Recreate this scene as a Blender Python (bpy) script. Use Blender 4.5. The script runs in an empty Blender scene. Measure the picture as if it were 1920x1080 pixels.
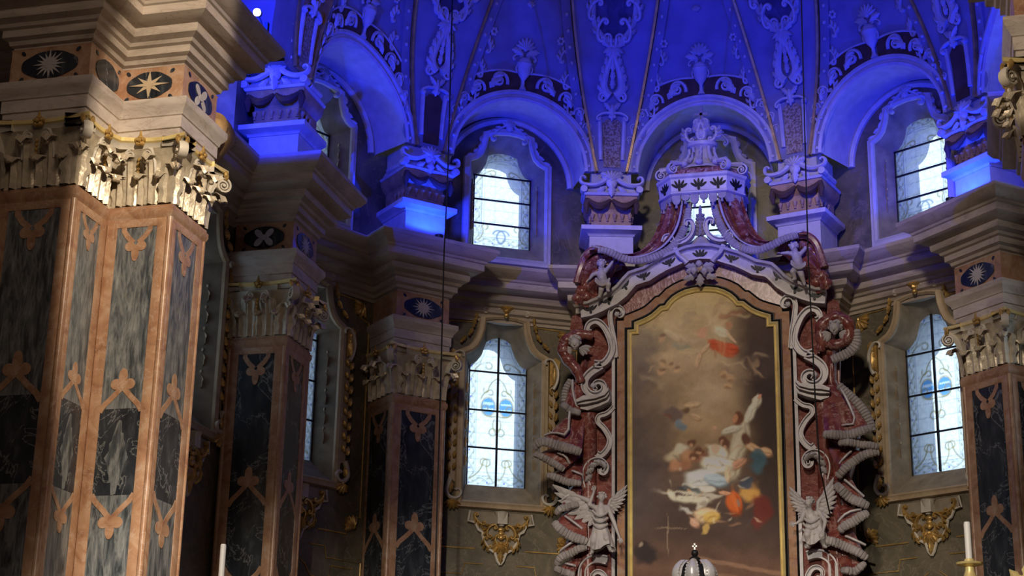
import bpy, bmesh, math, random
import numpy as np
from mathutils import Vector, Matrix, noise
from mathutils.geometry import tessellate_polygon

random.seed(11)
SC = bpy.context.scene
COL = SC.collection
R = math.radians
PI = math.pi

# ------------------------------------------------------------------ camera
CAM_X, CAM_Z = 4.07, 1.6
cam_data = bpy.data.cameras.new('camera')
cam_data.sensor_width = 36.0
cam_data.lens = 3200.0 / 1920.0 * 36.0
cam_data.clip_start, cam_data.clip_end = 0.1, 200.0
cam = bpy.data.objects.new('camera', cam_data)
COL.objects.link(cam)
cam.matrix_world = (Matrix.Translation((CAM_X, 0, CAM_Z)) @ Matrix.Rotation(R(15.0), 4, 'Z')
                    @ Matrix.Rotation(R(90 + 18.1), 4, 'X') @ Matrix.Rotation(R(1.15), 4, 'Z'))
SC.camera = cam

# ------------------------------------------------------------------ world, exposure
world = bpy.data.worlds.new('overcast_sky')
SC.world = world
world.use_nodes = True
bg = world.node_tree.nodes['Background']
bg.inputs['Color'].default_value = (0.70, 0.85, 1.0, 1)
bg.inputs['Strength'].default_value = 1.9
vs = SC.view_settings
vs.view_transform = 'Standard'
vs.look = 'None'
vs.gamma = 1.0
vs.use_curve_mapping = False
vs.exposure = 0.0
SC.cycles.use_denoising = True
SC.cycles.max_bounces = 6
SC.cycles.diffuse_bounces = 3
SC.cycles.transparent_max_bounces = 8
SC.cycles.caustics_reflective = False
SC.cycles.caustics_refractive = False
SC.cycles.sample_clamp_indirect = 4.0


# ------------------------------------------------------------------ lights
def light(name, kind, loc, target, energy, color, size=0.3, angle=60, blend=0.4, scale=None, square=False):
    d = bpy.data.lights.new(name, kind)
    d.energy = energy
    d.color = color
    if kind == 'SPOT':
        d.spot_size = R(angle)
        d.spot_blend = blend
        d.shadow_soft_size = size
        d.use_square = square
    elif kind == 'AREA':
        d.shape = 'DISK'
        d.size = size
    else:
        d.shadow_soft_size = size
    o = bpy.data.objects.new(name, d)
    COL.objects.link(o)
    v = Vector(target) - Vector(loc)
    o.rotation_euler = v.to_track_quat('-Z', 'Y').to_euler()
    o.location = loc
    if scale:
        o.scale = scale
    return o


WARM = (1.0, 0.83, 0.64)
BLUE = (0.004, 0.022, 1.0)
# blue floodlights lying on the cornice
light('blue_flood_light', 'SPOT', (-4.75, 18.12, 11.475), (-2.6, 26, 17.0), 2150, BLUE, 0.03, 110, 0.35)
light('blue_flood_light', 'SPOT', (5.25, 18.12, 11.475), (3.0, 28, 17.8), 1900, BLUE, 0.03, 88, 0.4)
light('blue_uplight', 'SPOT', (-4.22, 26.08, 11.49), (-3.85, 25.75, 14.0), 330, BLUE, 0.04, 165, 0.15)
light('blue_uplight', 'SPOT', (4.22, 26.08, 11.49), (3.85, 25.75, 14.0), 380, BLUE, 0.04, 165, 0.15)
# framing spots on the two front piers, spot on the altar, low spot and weak warm fill added from the nave
light('nave_spot_light', 'SPOT', (5.0, 4.5, 14.0), (-5.02, 17.4, 8.0), 11500, WARM, 0.10, 27, 0.2, scale=(0.275, 1.0, 1.0), square=True)
light('nave_spot_light', 'SPOT', (-4.0, 3.0, 13.0), (5.6, 16.6, 10.4), 5000, WARM, 0.05, 12, 0.2)
light('altar_spot_light', 'SPOT', (0.8, 5.0, 17.3), (0.6, 27.5, 9.2), 6800, (1.0, 0.86, 0.70), 0.9, 27, 0.55)
light('low_fill_light', 'SPOT', (1.0, 2.0, 9.0), (0.0, 19.0, 1.5), 7500, (1.0, 0.90, 0.78), 0.2, 44, 0.3)  # added to brighten the candles and the silver crown
light('nave_fill_light', 'AREA', (-1.0, 9.0, 13.5), (-2.5, 24, 8.5), 115, (1.0, 0.77, 0.58), 3.0)  # unseen disk added as warm ambient fill, no fixture behind it


# ------------------------------------------------------------------ mesh helper
class MB:
    def __init__(s, warp=None):
        s.v, s.f, s.mi = [], [], []
        s.cur = 0
        s.warp = warp

    def add(s, vs_, fs_):
        b = len(s.v)
        s.v.extend([tuple(p) for p in vs_])
        for f in fs_:
            s.f.append(tuple(i + b for i in f))
            s.mi.append(s.cur)

    def box(s, c, sz, rot=None):
        m = Matrix.Translation(c) @ (rot.to_4x4() if rot else Matrix())
        vs_ = [m @ Vector((x * sz[0] / 2, y * sz[1] / 2, z * sz[2] / 2)) for x in (-1, 1) for y in (-1, 1) for z in (-1, 1)]
        s.add(vs_, [(0, 1, 3, 2), (4, 6, 7, 5), (0, 4, 5, 1), (2, 3, 7, 6), (0, 2, 6, 4), (1, 5, 7, 3)])

    def grid(s, fn, nu, nv, cu=False, cv=False):
        """fn(u,v) with u,v in 0..1"""
        vs_, fs_ = [], []
        U = nu if cu else nu + 1
        V = nv if cv else nv + 1
        for j in range(V):
            for i in range(U):
                vs_.append(fn(i / nu, j / nv))
        for j in range(nv):
            for i in range(nu):
                a = (j % V) * U + i % U
                b = (j % V) * U + (i + 1) % U
                c = ((j + 1) % V) * U + (i + 1) % U
                d = ((j + 1) % V) * U + i % U
                fs_.append((a, b, c, d))
        s.add(vs_, fs_)

    def tube(s, pts, rad, n=8, flat=None, normal=None, caps=True):
        """tube along 3-D pts; rad number or list; flat = radius along `normal` (elliptical section)"""
        pts = [Vector(p) for p in pts]
        N = len(pts)
        vs_, fs_ = [], []
        up = Vector(normal) if normal is not None else Vector((0.13, 0.21, 0.97))
        for i, p in enumerate(pts):
            t = (pts[min(i + 1, N - 1)] - pts[max(i - 1, 0)])
            if t.length < 1e-9:
                t = Vector((0, 0, 1))
            t.normalize()
            a = t.cross(up)
            if a.length < 1e-4:
                a = t.cross(Vector((1, 0.1, 0)))
            a.normalize()
            b = a.cross(t)
            r = rad[i] if isinstance(rad, (list, tuple)) else rad
            fl = (flat[i] if isinstance(flat, (list, tuple)) else flat) if flat is not None else r
            for k in range(n):
                w = 2 * PI * k / n
                vs_.append(p + a * (math.cos(w) * r) + b * (math.sin(w) * fl))
        for i in range(N - 1):
            for k in range(n):
                fs_.append((i * n + k, i * n + (k + 1) % n, (i + 1) * n + (k + 1) % n, (i + 1) * n + k))
        if caps:
            fs_.append(tuple(range(n - 1, -1, -1)))
            fs_.append(tuple((N - 1) * n + k for k in range(n)))
        s.add(vs_, fs_)

    def lathe(s, prof, c=(0, 0, 0), n=16, sx=1.0, sy=1.0, a0=0.0, a1=2 * PI):
        full = abs(a1 - a0 - 2 * PI) < 1e-6
        vs_, fs_ = [], []
        M = n if full else n + 1
        for (r, z) in prof:
            for k in range(M):
                w = a0 + (a1 - a0) * k / n
                vs_.append((c[0] + r * sx * math.cos(w), c[1] + r * sy * math.sin(w), c[2] + z))
        for j in range(len(prof) - 1):
            for k in range(n):
                k2 = (k + 1) % M
                fs_.append((j * M + k, j * M + k2, (j + 1) * M + k2, (j + 1) * M + k))
        s.add(vs_, fs_)

    def ball(s, c, r, n=10, m=7):
        if not isinstance(r, (tuple, list, Vector)):
            r = (r, r, r)
        s.grid(lambda u, v: (c[0] + r[0] * math.cos(2 * PI * u) * math.sin(PI * v),
                             c[1] + r[1] * math.sin(2 * PI * u) * math.sin(PI * v),
                             c[2] + r[2] * math.cos(PI * v)), n, m, cu=True)

    def sweep(s, path, prof, up=(0, 0, 1), closed=False, profclosed=True, caps=True):
        """path 3-D points in the plane normal to `up`; prof (offset along t x up, height along up)"""
        up = Vector(up)
        P = [Vector(p) for p in path]
        N = len(P)
        K = len(prof)
        vs_, fs_ = [], []
        for i in range(N):
            if closed:
                t0 = (P[i] - P[i - 1]).normalized()
                t1 = (P[(i + 1) % N] - P[i]).normalized()
            else:
                t1 = (P[min(i + 1, N - 1)] - P[min(i, N - 2)]).normalized()
                t0 = (P[max(i, 1)] - P[max(i - 1, 0)]).normalized()
            n0, n1 = t0.cross(up), t1.cross(up)
            m = n0 + n1
            if m.length < 1e-3:
                m = n0
            m.normalize()
            sc = 1.0 / max(0.35, m.dot(n0))
            for (a, b) in prof:
                vs_.append(P[i] + m * (a * sc) + up * b)
        kk = K if profclosed else K - 1
        for i in range(N if closed else N - 1):
            j = (i + 1) % N
            for k in range(kk):
                l = (k + 1) % K
                fs_.append((i * K + k, j * K + k, j * K + l, i * K + l))
        if caps and profclosed and not closed:
            fs_.append(tuple(range(K)))
            fs_.append(tuple((N - 1) * K + k for k in range(K - 1, -1, -1)))
        s.add(vs_, fs_)

    def plate(s, outline, y0, y1, holes=(), bev=0.0):
        """solid plate from an (x,z) outline between local depths y0 (front) and y1 (back)"""
        loops = [list(outline)] + [list(h) for h in holes]
        tri = tessellate_polygon([[Vector((x, z, 0)) for x, z in l] for l in loops])
        flat = [p for l in loops for p in l]
        n = len(flat)
        fr = flat
        if bev > 0:
            fr = []
            for l in loops:
                cx = sum(p[0] for p in l) / len(l)
                cz = sum(p[1] for p in l) / len(l)
                for p in l:
                    d = math.hypot(p[0] - cx, p[1] - cz) or 1
                    k = max(0.0, 1 - bev / d)
                    fr.append((cx + (p[0] - cx) * k, cz + (p[1] - cz) * k))
        vs_ = [(x, y0, z) for x, z in fr] + [(x, y1, z) for x, z in flat]
        fs_ = [tuple(t) for t in tri] + [tuple(n + i for i in reversed(t)) for t in tri]
        b = 0
        for l in loops:
            L = len(l)
            for i in range(L):
                j = (i + 1) % L
                fs_.append((b + i, n + b + i, n + b + j, b + j))
            b += L
        s.add(vs_, fs_)

    def xform(s, M, start=0):
        for i in range(start, len(s.v)):
            s.v[i] = tuple(M @ Vector(s.v[i]))

    def build(s, name, mats, parent=None, mw=None, ang=38, flatshade=False):
        me = bpy.data.meshes.new(name)
        vv = [s.warp(p) for p in s.v] if s.warp else s.v
        me.from_pydata(vv, [], s.f)
        if not isinstance(mats, (list, tuple)):
            mats = [mats]
        for m in mats:
            me.materials.append(m)
        if len(mats) > 1:
            me.polygons.foreach_set('material_index', s.mi)
        bm = bmesh.new()
        bm.from_mesh(me)
        bmesh.ops.recalc_face_normals(bm, faces=bm.faces)
        bm.to_mesh(me)
        bm.free()
        if not flatshade:
            me.polygons.foreach_set('use_smooth', [True] * len(me.polygons))
            me.set_sharp_from_angle(angle=R(ang))
        me.update()
        o = bpy.data.objects.new(name, me)
        COL.objects.link(o)
        if parent is not None:
            o.parent = parent
        if mw is not None:
            o.matrix_basis = mw
        return o


def tag(o, label=None, cat=None, group=None, kind=None):
    if label:
        o['label'] = label
    if cat:
        o['category'] = cat
    if group:
        o['group'] = group
    if kind:
        o['kind'] = kind
    return o


def empty(name, M, label=None, cat=None, group=None, kind=None):
    o = bpy.data.objects.new(name, None)
    o.empty_display_size = 0.2
    COL.objects.link(o)
    o.matrix_world = M
    return tag(o, label, cat, group, kind)


def copy_tree(o, M, label=None, group=None, parent=None):
    c = o.copy()
    COL.objects.link(c)
    if parent is None:
        c.matrix_world = M
        if label:
            c['label'] = label
        if group:
            c['group'] = group
    else:
        c.parent = parent

        c.matrix_basis = o.matrix_basis.copy()
    for ch in [x for x in bpy.data.objects if x.parent == o]:
        copy_tree(ch, None, parent=c)
    return c


def T(x, y, z):
    return Matrix.Translation((x, y, z))


def RZ(a):
    return Matrix.Rotation(R(a), 4, 'Z')


# centre of the apse and local frames: x to the right, y away from the centre, z up
CY = 22.1


def on(az, r):
    return Vector((r * math.sin(R(az)), CY + r * math.cos(R(az)), 0))


def frame(az, r, z=0.0):
    p = on(az, r)
    return T(p.x, p.y, z) @ RZ(-az)


# ------------------------------------------------------------------ flat scroll-work in the (x, z) plane
def arc_path(p, h, segs, step=0.02):
    """turtle path: segs of (length, turn in degrees, shrink) ; shrink>0 tightens the curvature towards the end"""
    x, z = p
    h = R(h)
    pts = [(x, z)]
    for sg in segs:
        L, turn = sg[0], R(sg[1])
        tight = sg[2] if len(sg) > 2 else 0.0
        n = max(3, int(L / step))
        ws = [1 + tight * ((i + 0.5) / n) ** 2 * 6 for i in range(n)]
        sw = sum(ws)
        for i in range(n):
            h += turn * ws[i] / sw
            x += math.cos(h) * L / n
            z += math.sin(h) * L / n
            pts.append((x, z))
    return pts


def spiral(c, r0, r1, a0, turns, n=None):
    n = n or max(10, int(abs(turns) * 18))
    out = []
    for i in range(n + 1):
        f = i / n
        r = r0 + (r1 - r0) * f ** 0.8
        a = R(a0) + 2 * PI * turns * f
        out.append((c[0] + r * math.cos(a), c[1] + r * math.sin(a)))
    return out


def ribbon(mb, pts, w, d, y=0.0, taper=(1.0, 0.45), n=6):
    """raised band following flat (x,z) pts, standing d proud of depth y (towards -y)"""
    N = len(pts)
    rad, fl = [], []
    for i in range(N):
        f = i / (N - 1)
        k = taper[0] + (taper[1] - taper[0]) * f
        rad.append(w * k / 2)
        fl.append(d * (0.55 + 0.45 * k))
    mb.tube([(p[0], y, p[1]) for p in pts], rad, n, flat=fl, normal=(0, 1, 0))


def leaflet(mb, p, h, L, W, d, y=0.0, bend=0.0, lobes=3):
    """raised pointed leaf lying in the (x,z) plane, from p along heading h (degrees)"""
    nv, nu = 7, 4
    hh = R(h)
    spine = [(p[0], p[1])]
    x, z = p
    a = hh
    for i in range(nv):
        a = hh + R(bend) * (i + 0.5) / nv
        x += math.cos(a) * L / nv
        z += math.sin(a) * L / nv
        spine.append((x, z))

    def fn(u, v):
        i = min(nv, int(round(v * nv)))
        aa = hh + R(bend) * v
        ww = W / 2 * (math.sin(PI * min(1, v * 0.92 + 0.06)) ** 0.8) * (1 + 0.22 * math.sin(lobes * 2 * PI * v))
        t = u * 2 - 1
        hgt = d * (1 - 0.75 * t * t) * (0.35 + 0.65 * math.sin(PI * (0.25 + 0.75 * v))) * (1 + 0.25 * (1 - abs(t)))
        if abs(t) > 0.99:
            hgt = 0
        return (spine[i][0] - math.sin(aa) * ww * t, y - hgt, spine[i][1] + math.cos(aa) * ww * t)
    mb.grid(fn, nu, nv)


def cscroll(mb, p, h, L, turn, w, d, y=0.0, curl=1.1, tail=1.1, leaf=0.0):
    """C-scroll: arc of length L turning `turn`, both ends rolled up in small spirals"""
    sg = 1 if turn > 0 else -1
    r = L * 0.16
    pts = arc_path(p, h, [(L, turn)], 0.03)
    hend = h + turn
    e = arc_path(pts[-1], hend, [(2 * PI * r * 0.62 * curl, sg * 360 * curl, 0.55)], 0.015)
    b = arc_path(pts[0], h + 180, [(2 * PI * r * 0.62 * tail, -sg * 360 * tail, 0.55)], 0.015)
    allp = list(reversed(b)) + pts[1:] + e[1:]
    N = len(allp)
    rad = [w / 2 * (0.45 + 0.55 * math.sin(PI * (0.12 + 0.76 * i / (N - 1)))) for i in range(N)]
    mb.tube([(q[0], y, q[1]) for q in allp], rad, 6, flat=[d * (0.5 + 0.5 * x / (w / 2)) for x in rad], normal=(0, 1, 0))
    for q in (allp[0], allp[-1]):
        mb.ball((q[0], y, q[1]), (w * 0.42, d * 1.2, w * 0.42), 8, 5)
    if leaf:
        for k in range(3):
            i = int(len(pts) * (0.25 + 0.25 * k))
            i = min(i, len(pts) - 2)
            hd = math.degrees(math.atan2(pts[i + 1][1] - pts[i][1], pts[i + 1][0] - pts[i][0]))
            leaflet(mb, pts[i], hd - sg * 55, leaf, leaf * 0.5, d, y, bend=sg * 40)
    return pts, e


def shell_fan(mb, c, r, d, y=0.0, a0=20, a1=160, n=7):
    for k in range(n):
        a = a0 + (a1 - a0) * (k + 0.5) / n
        leaflet(mb, c, a, r, r * 2.2 / n * 1.25, d, y, 0, 0)
    mb.ball((c[0], y, c[1]), (r * 0.24, d * 1.3, r * 0.24), 8, 5)


def acanthus(mb, o, t, n, W, H, curl=0.2, lean=0.05, nu=6, nv=11):
    """upright carved leaf: o base centre, t across, n outward (unit vectors)"""
    o, t, n = Vector(o), Vector(t), Vector(n)
    rc = curl * H

    def fn(u, v):
        s = u * 2 - 1
        if v < 0.68:
            z = H * (1 - curl) * v / 0.68
            out = lean * H * (v / 0.68) ** 2
        else:
            a = (v - 0.68) / 0.32 * R(175)
            z = H * (1 - curl) + rc * math.sin(a)
            out = lean * H + rc * 0.9 * (1 - math.cos(a))
        k = (0.82 + 0.22 * math.sin(PI * v)) * (1 if v < 0.75 else 1 - 0.75 * ((v - 0.75) / 0.25) ** 1.5)
        k *= 1 + 0.13 * math.sin(v * 6 * PI + 0.6)
        w = W / 2 * k
        rip = 0.018 * math.cos(s * 2.5 * PI) * (W / 0.3)
        out += 0.03 - 0.16 * W * s * s + rip + 0.02 * (W / 0.3) * math.exp(-(s * 5) ** 2)
        p = o + t * (w * s) + n * out
        p.z += z - 0.05 * H * s * s * v
        return p
    mb.grid(fn, nu, nv)


def volute(mb, c, ax, r, w, sg=1, turns=2.1, a0=90):
    """spiral disc in the plane of `ax` and z, width w across"""
    ax = Vector(ax).normalized()
    nrm = Vector((0, 0, 1)).cross(ax)
    pts = []
    for (a, b) in spiral((0, 0), r, r * 0.16, a0, sg * turns, 30):
        pts.append(Vector(c) + ax * a + Vector((0, 0, b)))
    N = len(pts)
    mb.tube(pts, [r * (0.24 - 0.14 * i / N) for i in range(N)], 6, flat=[w / 2 * (1 - 0.25 * i / N) for i in range(N)], normal=nrm)
    mb.tube([Vector(c) - nrm * w * 0.55, Vector(c) + nrm * w * 0.55], r * 0.2, 8)


# ------------------------------------------------------------------ materials
def new_mat(name):
    m = bpy.data.materials.new(name)
    m.use_nodes = True
    nt = m.node_tree
    return m, nt, nt.nodes['Principled BSDF']


def simple(name, col, rough=0.6, metal=0.0, bump=0.0, bscale=40.0, var=0.0, vscale=6.0):
    m, nt, b = new_mat(name)
    b.inputs['Base Color'].default_value = (*col, 1)
    b.inputs['Roughness'].default_value = rough
    b.inputs['Metallic'].default_value = metal
    tc = nt.nodes.new('ShaderNodeTexCoord')
    if var > 0:
        n = nt.nodes.new('ShaderNodeTexNoise')
        n.inputs['Scale'].default_value = vscale
        n.inputs['Detail'].default_value = 5
        nt.links.new(tc.outputs['Object'], n.inputs['Vector'])
        r = nt.nodes.new('ShaderNodeValToRGB')
        r.color_ramp.elements[0].position = 0.3
        r.color_ramp.elements[1].position = 0.7
        r.color_ramp.elements[0].color = (*[c * (1 - var) for c in col], 1)
        r.color_ramp.elements[1].color = (*[min(1, c * (1 + var)) for c in col], 1)
        nt.links.new(n.outputs['Fac'], r.inputs['Fac'])
        nt.links.new(r.outputs['Color'], b.inputs['Base Color'])
    if bump > 0:
        n = nt.nodes.new('ShaderNodeTexNoise')
        n.inputs['Scale'].default_value = bscale
        n.inputs['Detail'].default_value = 4
        nt.links.new(tc.outputs['Object'], n.inputs['Vector'])
        bp = nt.nodes.new('ShaderNodeBump')
        bp.inputs['Strength'].default_value = bump
        bp.inputs['Distance'].default_value = 0.02
        nt.links.new(n.outputs['Fac'], bp.inputs['Height'])
        nt.links.new(bp.outputs['Normal'], b.inputs['Normal'])
    return m


def marble(name, stops, scale=1.5, stretch=(1, 1, 1), vein=None, vscale=2.0, vw=0.03, vstretch=None, rough=0.35, dist=1.5, vamt=0.9):
    m, nt, b = new_mat(name)
    L = nt.links.new
    tc = nt.nodes.new('ShaderNodeTexCoord')
    mp = nt.nodes.new('ShaderNodeMapping')
    mp.inputs['Scale'].default_value = stretch
    mp.inputs['Location'].default_value = (5.37, 3.43, 8.29)
    L(tc.outputs['Object'], mp.inputs['Vector'])
    n = nt.nodes.new('ShaderNodeTexNoise')
    n.inputs['Scale'].default_value = scale
    n.inputs['Detail'].default_value = 8
    n.inputs['Roughness'].default_value = 0.62
    n.inputs['Distortion'].default_value = dist
    L(mp.outputs['Vector'], n.inputs['Vector'])
    r = nt.nodes.new('ShaderNodeValToRGB')
    els = r.color_ramp.elements
    els[0].position, els[0].color = stops[0][0], (*stops[0][1], 1)
    els[1].position, els[1].color = stops[-1][0], (*stops[-1][1], 1)
    for p, c in stops[1:-1]:
        e = els.new(p)
        e.color = (*c, 1)
    L(n.outputs['Fac'], r.inputs['Fac'])
    out = r.outputs['Color']
    if vein:
        mp2 = nt.nodes.new('ShaderNodeMapping')
        mp2.inputs['Scale'].default_value = vstretch or stretch
        mp2.inputs['Location'].default_value = (3.17, 7.43, 1.36)
        L(tc.outputs['Object'], mp2.inputs['Vector'])
        n2 = nt.nodes.new('ShaderNodeTexNoise')
        n2.inputs['Scale'].default_value = vscale
        n2.inputs['Detail'].default_value = 7
        n2.inputs['Roughness'].default_value = 0.6
        n2.inputs['Distortion'].default_value = dist
        L(mp2.outputs['Vector'], n2.inputs['Vector'])
        s = nt.nodes.new('ShaderNodeMath')
        s.operation = 'SUBTRACT'
        s.inputs[1].default_value = 0.5
        L(n2.outputs['Fac'], s.inputs[0])
        a = nt.nodes.new('ShaderNodeMath')
        a.operation = 'ABSOLUTE'
        L(s.outputs[0], a.inputs[0])
        mr = nt.nodes.new('ShaderNodeMapRange')
        mr.inputs['From Min'].default_value = 0.0
        mr.inputs['From Max'].default_value = vw
        mr.inputs['To Min'].default_value = vamt
        mr.inputs['To Max'].default_value = 0.0
        L(a.outputs[0], mr.inputs['Value'])
        mx = nt.nodes.new('ShaderNodeMix')
        mx.data_type = 'RGBA'
        L(mr.outputs['Result'], mx.inputs['Factor'])
        L(out, mx.inputs['A'])
        mx.inputs['B'].default_value = (*vein, 1)
        out = mx.outputs['Result']
    L(out, b.inputs['Base Color'])
    b.inputs['Roughness'].default_value = rough
    return m


M = {}
M['wall'] = marble('wall_green_marble', [(0.3, (0.075, 0.066, 0.045)), (0.55, (0.16, 0.135, 0.09)), (0.75, (0.26, 0.20, 0.13))], 1.1,
                   vein=(0.34, 0.27, 0.19), vscale=1.3, vw=0.012, rough=0.5, vamt=0.5)
M['stone'] = marble('cornice_stone', [(0.3, (0.30, 0.245, 0.19)), (0.5, (0.46, 0.385, 0.31)), (0.72, (0.60, 0.51, 0.42))], 1.2, (0.6, 0.6, 2.6),
                    vein=(0.25, 0.16, 0.12), vscale=1.6, vw=0.012, rough=0.42, vamt=0.5)
M['impost'] = marble('impost_marble', [(0.3, (0.42, 0.35, 0.29)), (0.5, (0.60, 0.52, 0.45)), (0.72, (0.72, 0.64, 0.56))], 1.5, (0.8, 0.8, 2.0),
                     vein=(0.32, 0.22, 0.18), vscale=1.6, vw=0.014, rough=0.4, vamt=0.5)
M['pink'] = marble('salmon_marble', [(0.28, (0.27, 0.125, 0.07)), (0.48, (0.43, 0.24, 0.135)), (0.6, (0.50, 0.31, 0.19)), (0.75, (0.56, 0.41, 0.31))], 2.6,
                   vein=(0.60, 0.48, 0.38), vscale=1.8, vw=0.012, rough=0.32, vamt=0.5)
M['dark'] = marble('black_veined_marble', [(0.35, (0.012, 0.015, 0.020)), (0.55, (0.035, 0.040, 0.048)), (0.75, (0.11, 0.12, 0.125))], 2.4, (1.6, 1.6, 0.5),
                   vein=(0.34, 0.35, 0.34), vscale=1.5, vw=0.012, vstretch=(1.4, 1.4, 0.9), rough=0.25, dist=0.9, vamt=0.6)
M['dark2'] = marble('green_veined_marble', [(0.32, (0.022, 0.028, 0.030)), (0.46, (0.075, 0.085, 0.092)), (0.58, (0.155, 0.168, 0.172)), (0.70, (0.32, 0.325, 0.315))], 7.0, (2.2, 2.2, 0.40),
                    vein=(0.42, 0.42, 0.39), vscale=2.0, vw=0.05, vstretch=(2.4, 2.4, 0.5), rough=0.3, dist=0.5, vamt=0.35)
M['red'] = marble('red_veined_marble', [(0.3, (0.10, 0.018, 0.014)), (0.5, (0.22, 0.055, 0.042)), (0.7, (0.36, 0.16, 0.12))], 3.0,
                  vein=(0.60, 0.45, 0.40), vscale=2.6, vw=0.018, rough=0.3, vamt=0.6)
M['salmon'] = marble('dull_salmon_marble', [(0.3, (0.30, 0.13, 0.07)), (0.5, (0.44, 0.24, 0.13)), (0.7, (0.48, 0.33, 0.24))], 4.0,
                    vein=(0.30, 0.16, 0.20), vscale=2.4, vw=0.03, rough=0.6, vamt=0.4)
M['salmon'].node_tree.nodes['Principled BSDF'].inputs['Specular IOR Level'].default_value = 0.2
M['redslab'] = marble('dull_red_marble', [(0.3, (0.10, 0.018, 0.014)), (0.5, (0.21, 0.055, 0.042)), (0.7, (0.32, 0.12, 0.09))], 3.0, (1, 1, 2.0),
                     vein=(0.50, 0.34, 0.29), vscale=2.2, vw=0.014, rough=0.6, vamt=0.6)
M['redslab'].node_tree.nodes['Principled BSDF'].inputs['Specular IOR Level'].default_value = 0.2
M['redfrieze'] = marble('red_mottled_marble', [(0.36, (0.14, 0.02, 0.02)), (0.5, (0.30, 0.10, 0.095)), (0.62, (0.60, 0.42, 0.40))], 9.0, (1, 1, 0.5), rough=0.3, dist=2.5)
M['grey'] = marble('pale_grey_marble', [(0.3, (0.42, 0.38, 0.37)), (0.55, (0.58, 0.54, 0.53)), (0.75, (0.68, 0.64, 0.63))], 2.5, vein=(0.30, 0.26, 0.27), vscale=2.0, vw=0.01, rough=0.42, vamt=0.35)
M['fringe'] = simple('grey_marble_fringe', (0.36, 0.32, 0.30), 0.6, bump=0.3, bscale=30, var=0.2)
M['statue'] = simple('statue_stone', (0.50, 0.46, 0.44), 0.55, bump=0.2, bscale=18, var=0.15)
M['black'] = simple('black_marble', (0.010, 0.010, 0.012), 0.45)
M['black'].node_tree.nodes['Principled BSDF'].inputs['Specular IOR Level'].default_value = 0.2
M['gold'] = simple('gold_leaf', (0.95, 0.72, 0.30), 0.40, 0.3, bump=0.15, bscale=25, var=0.15)
M['gilt'] = simple('gilded_stucco', (0.62, 0.40, 0.13), 0.42, 0.6, bump=0.25, bscale=30, var=0.3)
M['cream'] = simple('cream_stucco', (0.66, 0.60, 0.49), 0.5, bump=0.2, bscale=24, var=0.12)
M['capital'] = simple('capital_stucco_gilded_wash', (0.64, 0.55, 0.40), 0.34, 0.2, bump=0.3, bscale=20, var=0.22, vscale=9)
M['frame'] = marble('window_frame_stone', [(0.3, (0.38, 0.27, 0.16)), (0.55, (0.53, 0.40, 0.25)), (0.75, (0.60, 0.48, 0.33))], 2.0, rough=0.5)
M['reveal'] = simple('painted_reveal', (0.30, 0.25, 0.18), 0.65, var=0.25, vscale=5, bump=0.1)
M['ext'] = simple('outer_reveal_plaster', (0.40, 0.43, 0.50), 0.9, var=0.1)
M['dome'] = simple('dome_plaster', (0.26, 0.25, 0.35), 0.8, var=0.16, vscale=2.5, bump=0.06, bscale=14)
M['stucco'] = simple('white_stucco', (0.60, 0.56, 0.53), 0.6, var=0.12, bump=0.2, bscale=16)
M['ochre'] = simple('ochre_stucco', (0.44, 0.27, 0.12), 0.6, var=0.3, bump=0.25, bscale=20)
M['brown'] = simple('brown_ground_paint', (0.10, 0.05, 0.025), 0.8, var=0.3)
M['lace'] = marble('diapered_ochre_ground', [(0.45, (0.20, 0.12, 0.06)), (0.55, (0.46, 0.36, 0.24))], 28.0, rough=0.7, dist=0.4)
M['medal'] = marble('painted_medallion', [(0.3, (0.03, 0.03, 0.06)), (0.5, (0.08, 0.07, 0.13)), (0.75, (0.17, 0.15, 0.22))], 2.0, rough=0.7)
M['iron'] = simple('window_iron', (0.02, 0.02, 0.03), 0.5, 0.6)
M['cable'] = simple('black_cable', (0.008, 0.008, 0.008), 0.6)
M['silver'] = simple('silver', (0.86, 0.84, 0.82), 0.3, 0.35, bump=0.1, bscale=30)
M['wax'] = simple('candle_wax', (0.85, 0.82, 0.76), 0.45)
M['lampbody'] = simple('lamp_housing', (0.03, 0.03, 0.03), 0.5, 0.5)
M['floor'] = marble('floor_marble', [(0.4, (0.18, 0.10, 0.07)), (0.6, (0.30, 0.26, 0.22))], 1.0, rough=0.3)
M['plaster'] = simple('nave_plaster', (0.50, 0.46, 0.40), 0.85, var=0.1)


def vcol_mat(name, rough=0.4):
    m, nt, b = new_mat(name)
    a = nt.nodes.new('ShaderNodeAttribute')
    a.attribute_name = 'col'
    nt.links.new(a.outputs['Color'], b.inputs['Base Color'])
    b.inputs['Roughness'].default_value = rough
    return m


M['canvas'] = vcol_mat('oil_paint', 0.75)
M['canvas'].node_tree.nodes['Principled BSDF'].inputs['Specular IOR Level'].default_value = 0.15
# stained glass: clear leaded glass tinted by its own painted pattern, the sky is seen through it
gm, nt, _b = new_mat('stained_glass')
nt.nodes.remove(_b)
_a = nt.nodes.new('ShaderNodeAttribute')
_a.attribute_name = 'col'
_t = nt.nodes.new('ShaderNodeBsdfTransparent')
_g = nt.nodes.new('ShaderNodeBsdfGlossy')
_g.inputs['Roughness'].default_value = 0.25
_g.inputs['Color'].default_value = (0.5, 0.5, 0.5, 1)
_tr = nt.nodes.new('ShaderNodeBsdfTranslucent')
_mx = nt.nodes.new('ShaderNodeMixShader')
_mx.inputs['Fac'].default_value = 0.16
_mx2 = nt.nodes.new('ShaderNodeMixShader')
_mx2.inputs['Fac'].default_value = 0.04
nt.links.new(_a.outputs['Color'], _t.inputs['Color'])
nt.links.new(_a.outputs['Color'], _tr.inputs['Color'])
nt.links.new(_t.outputs[0], _mx.inputs[1])
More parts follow.
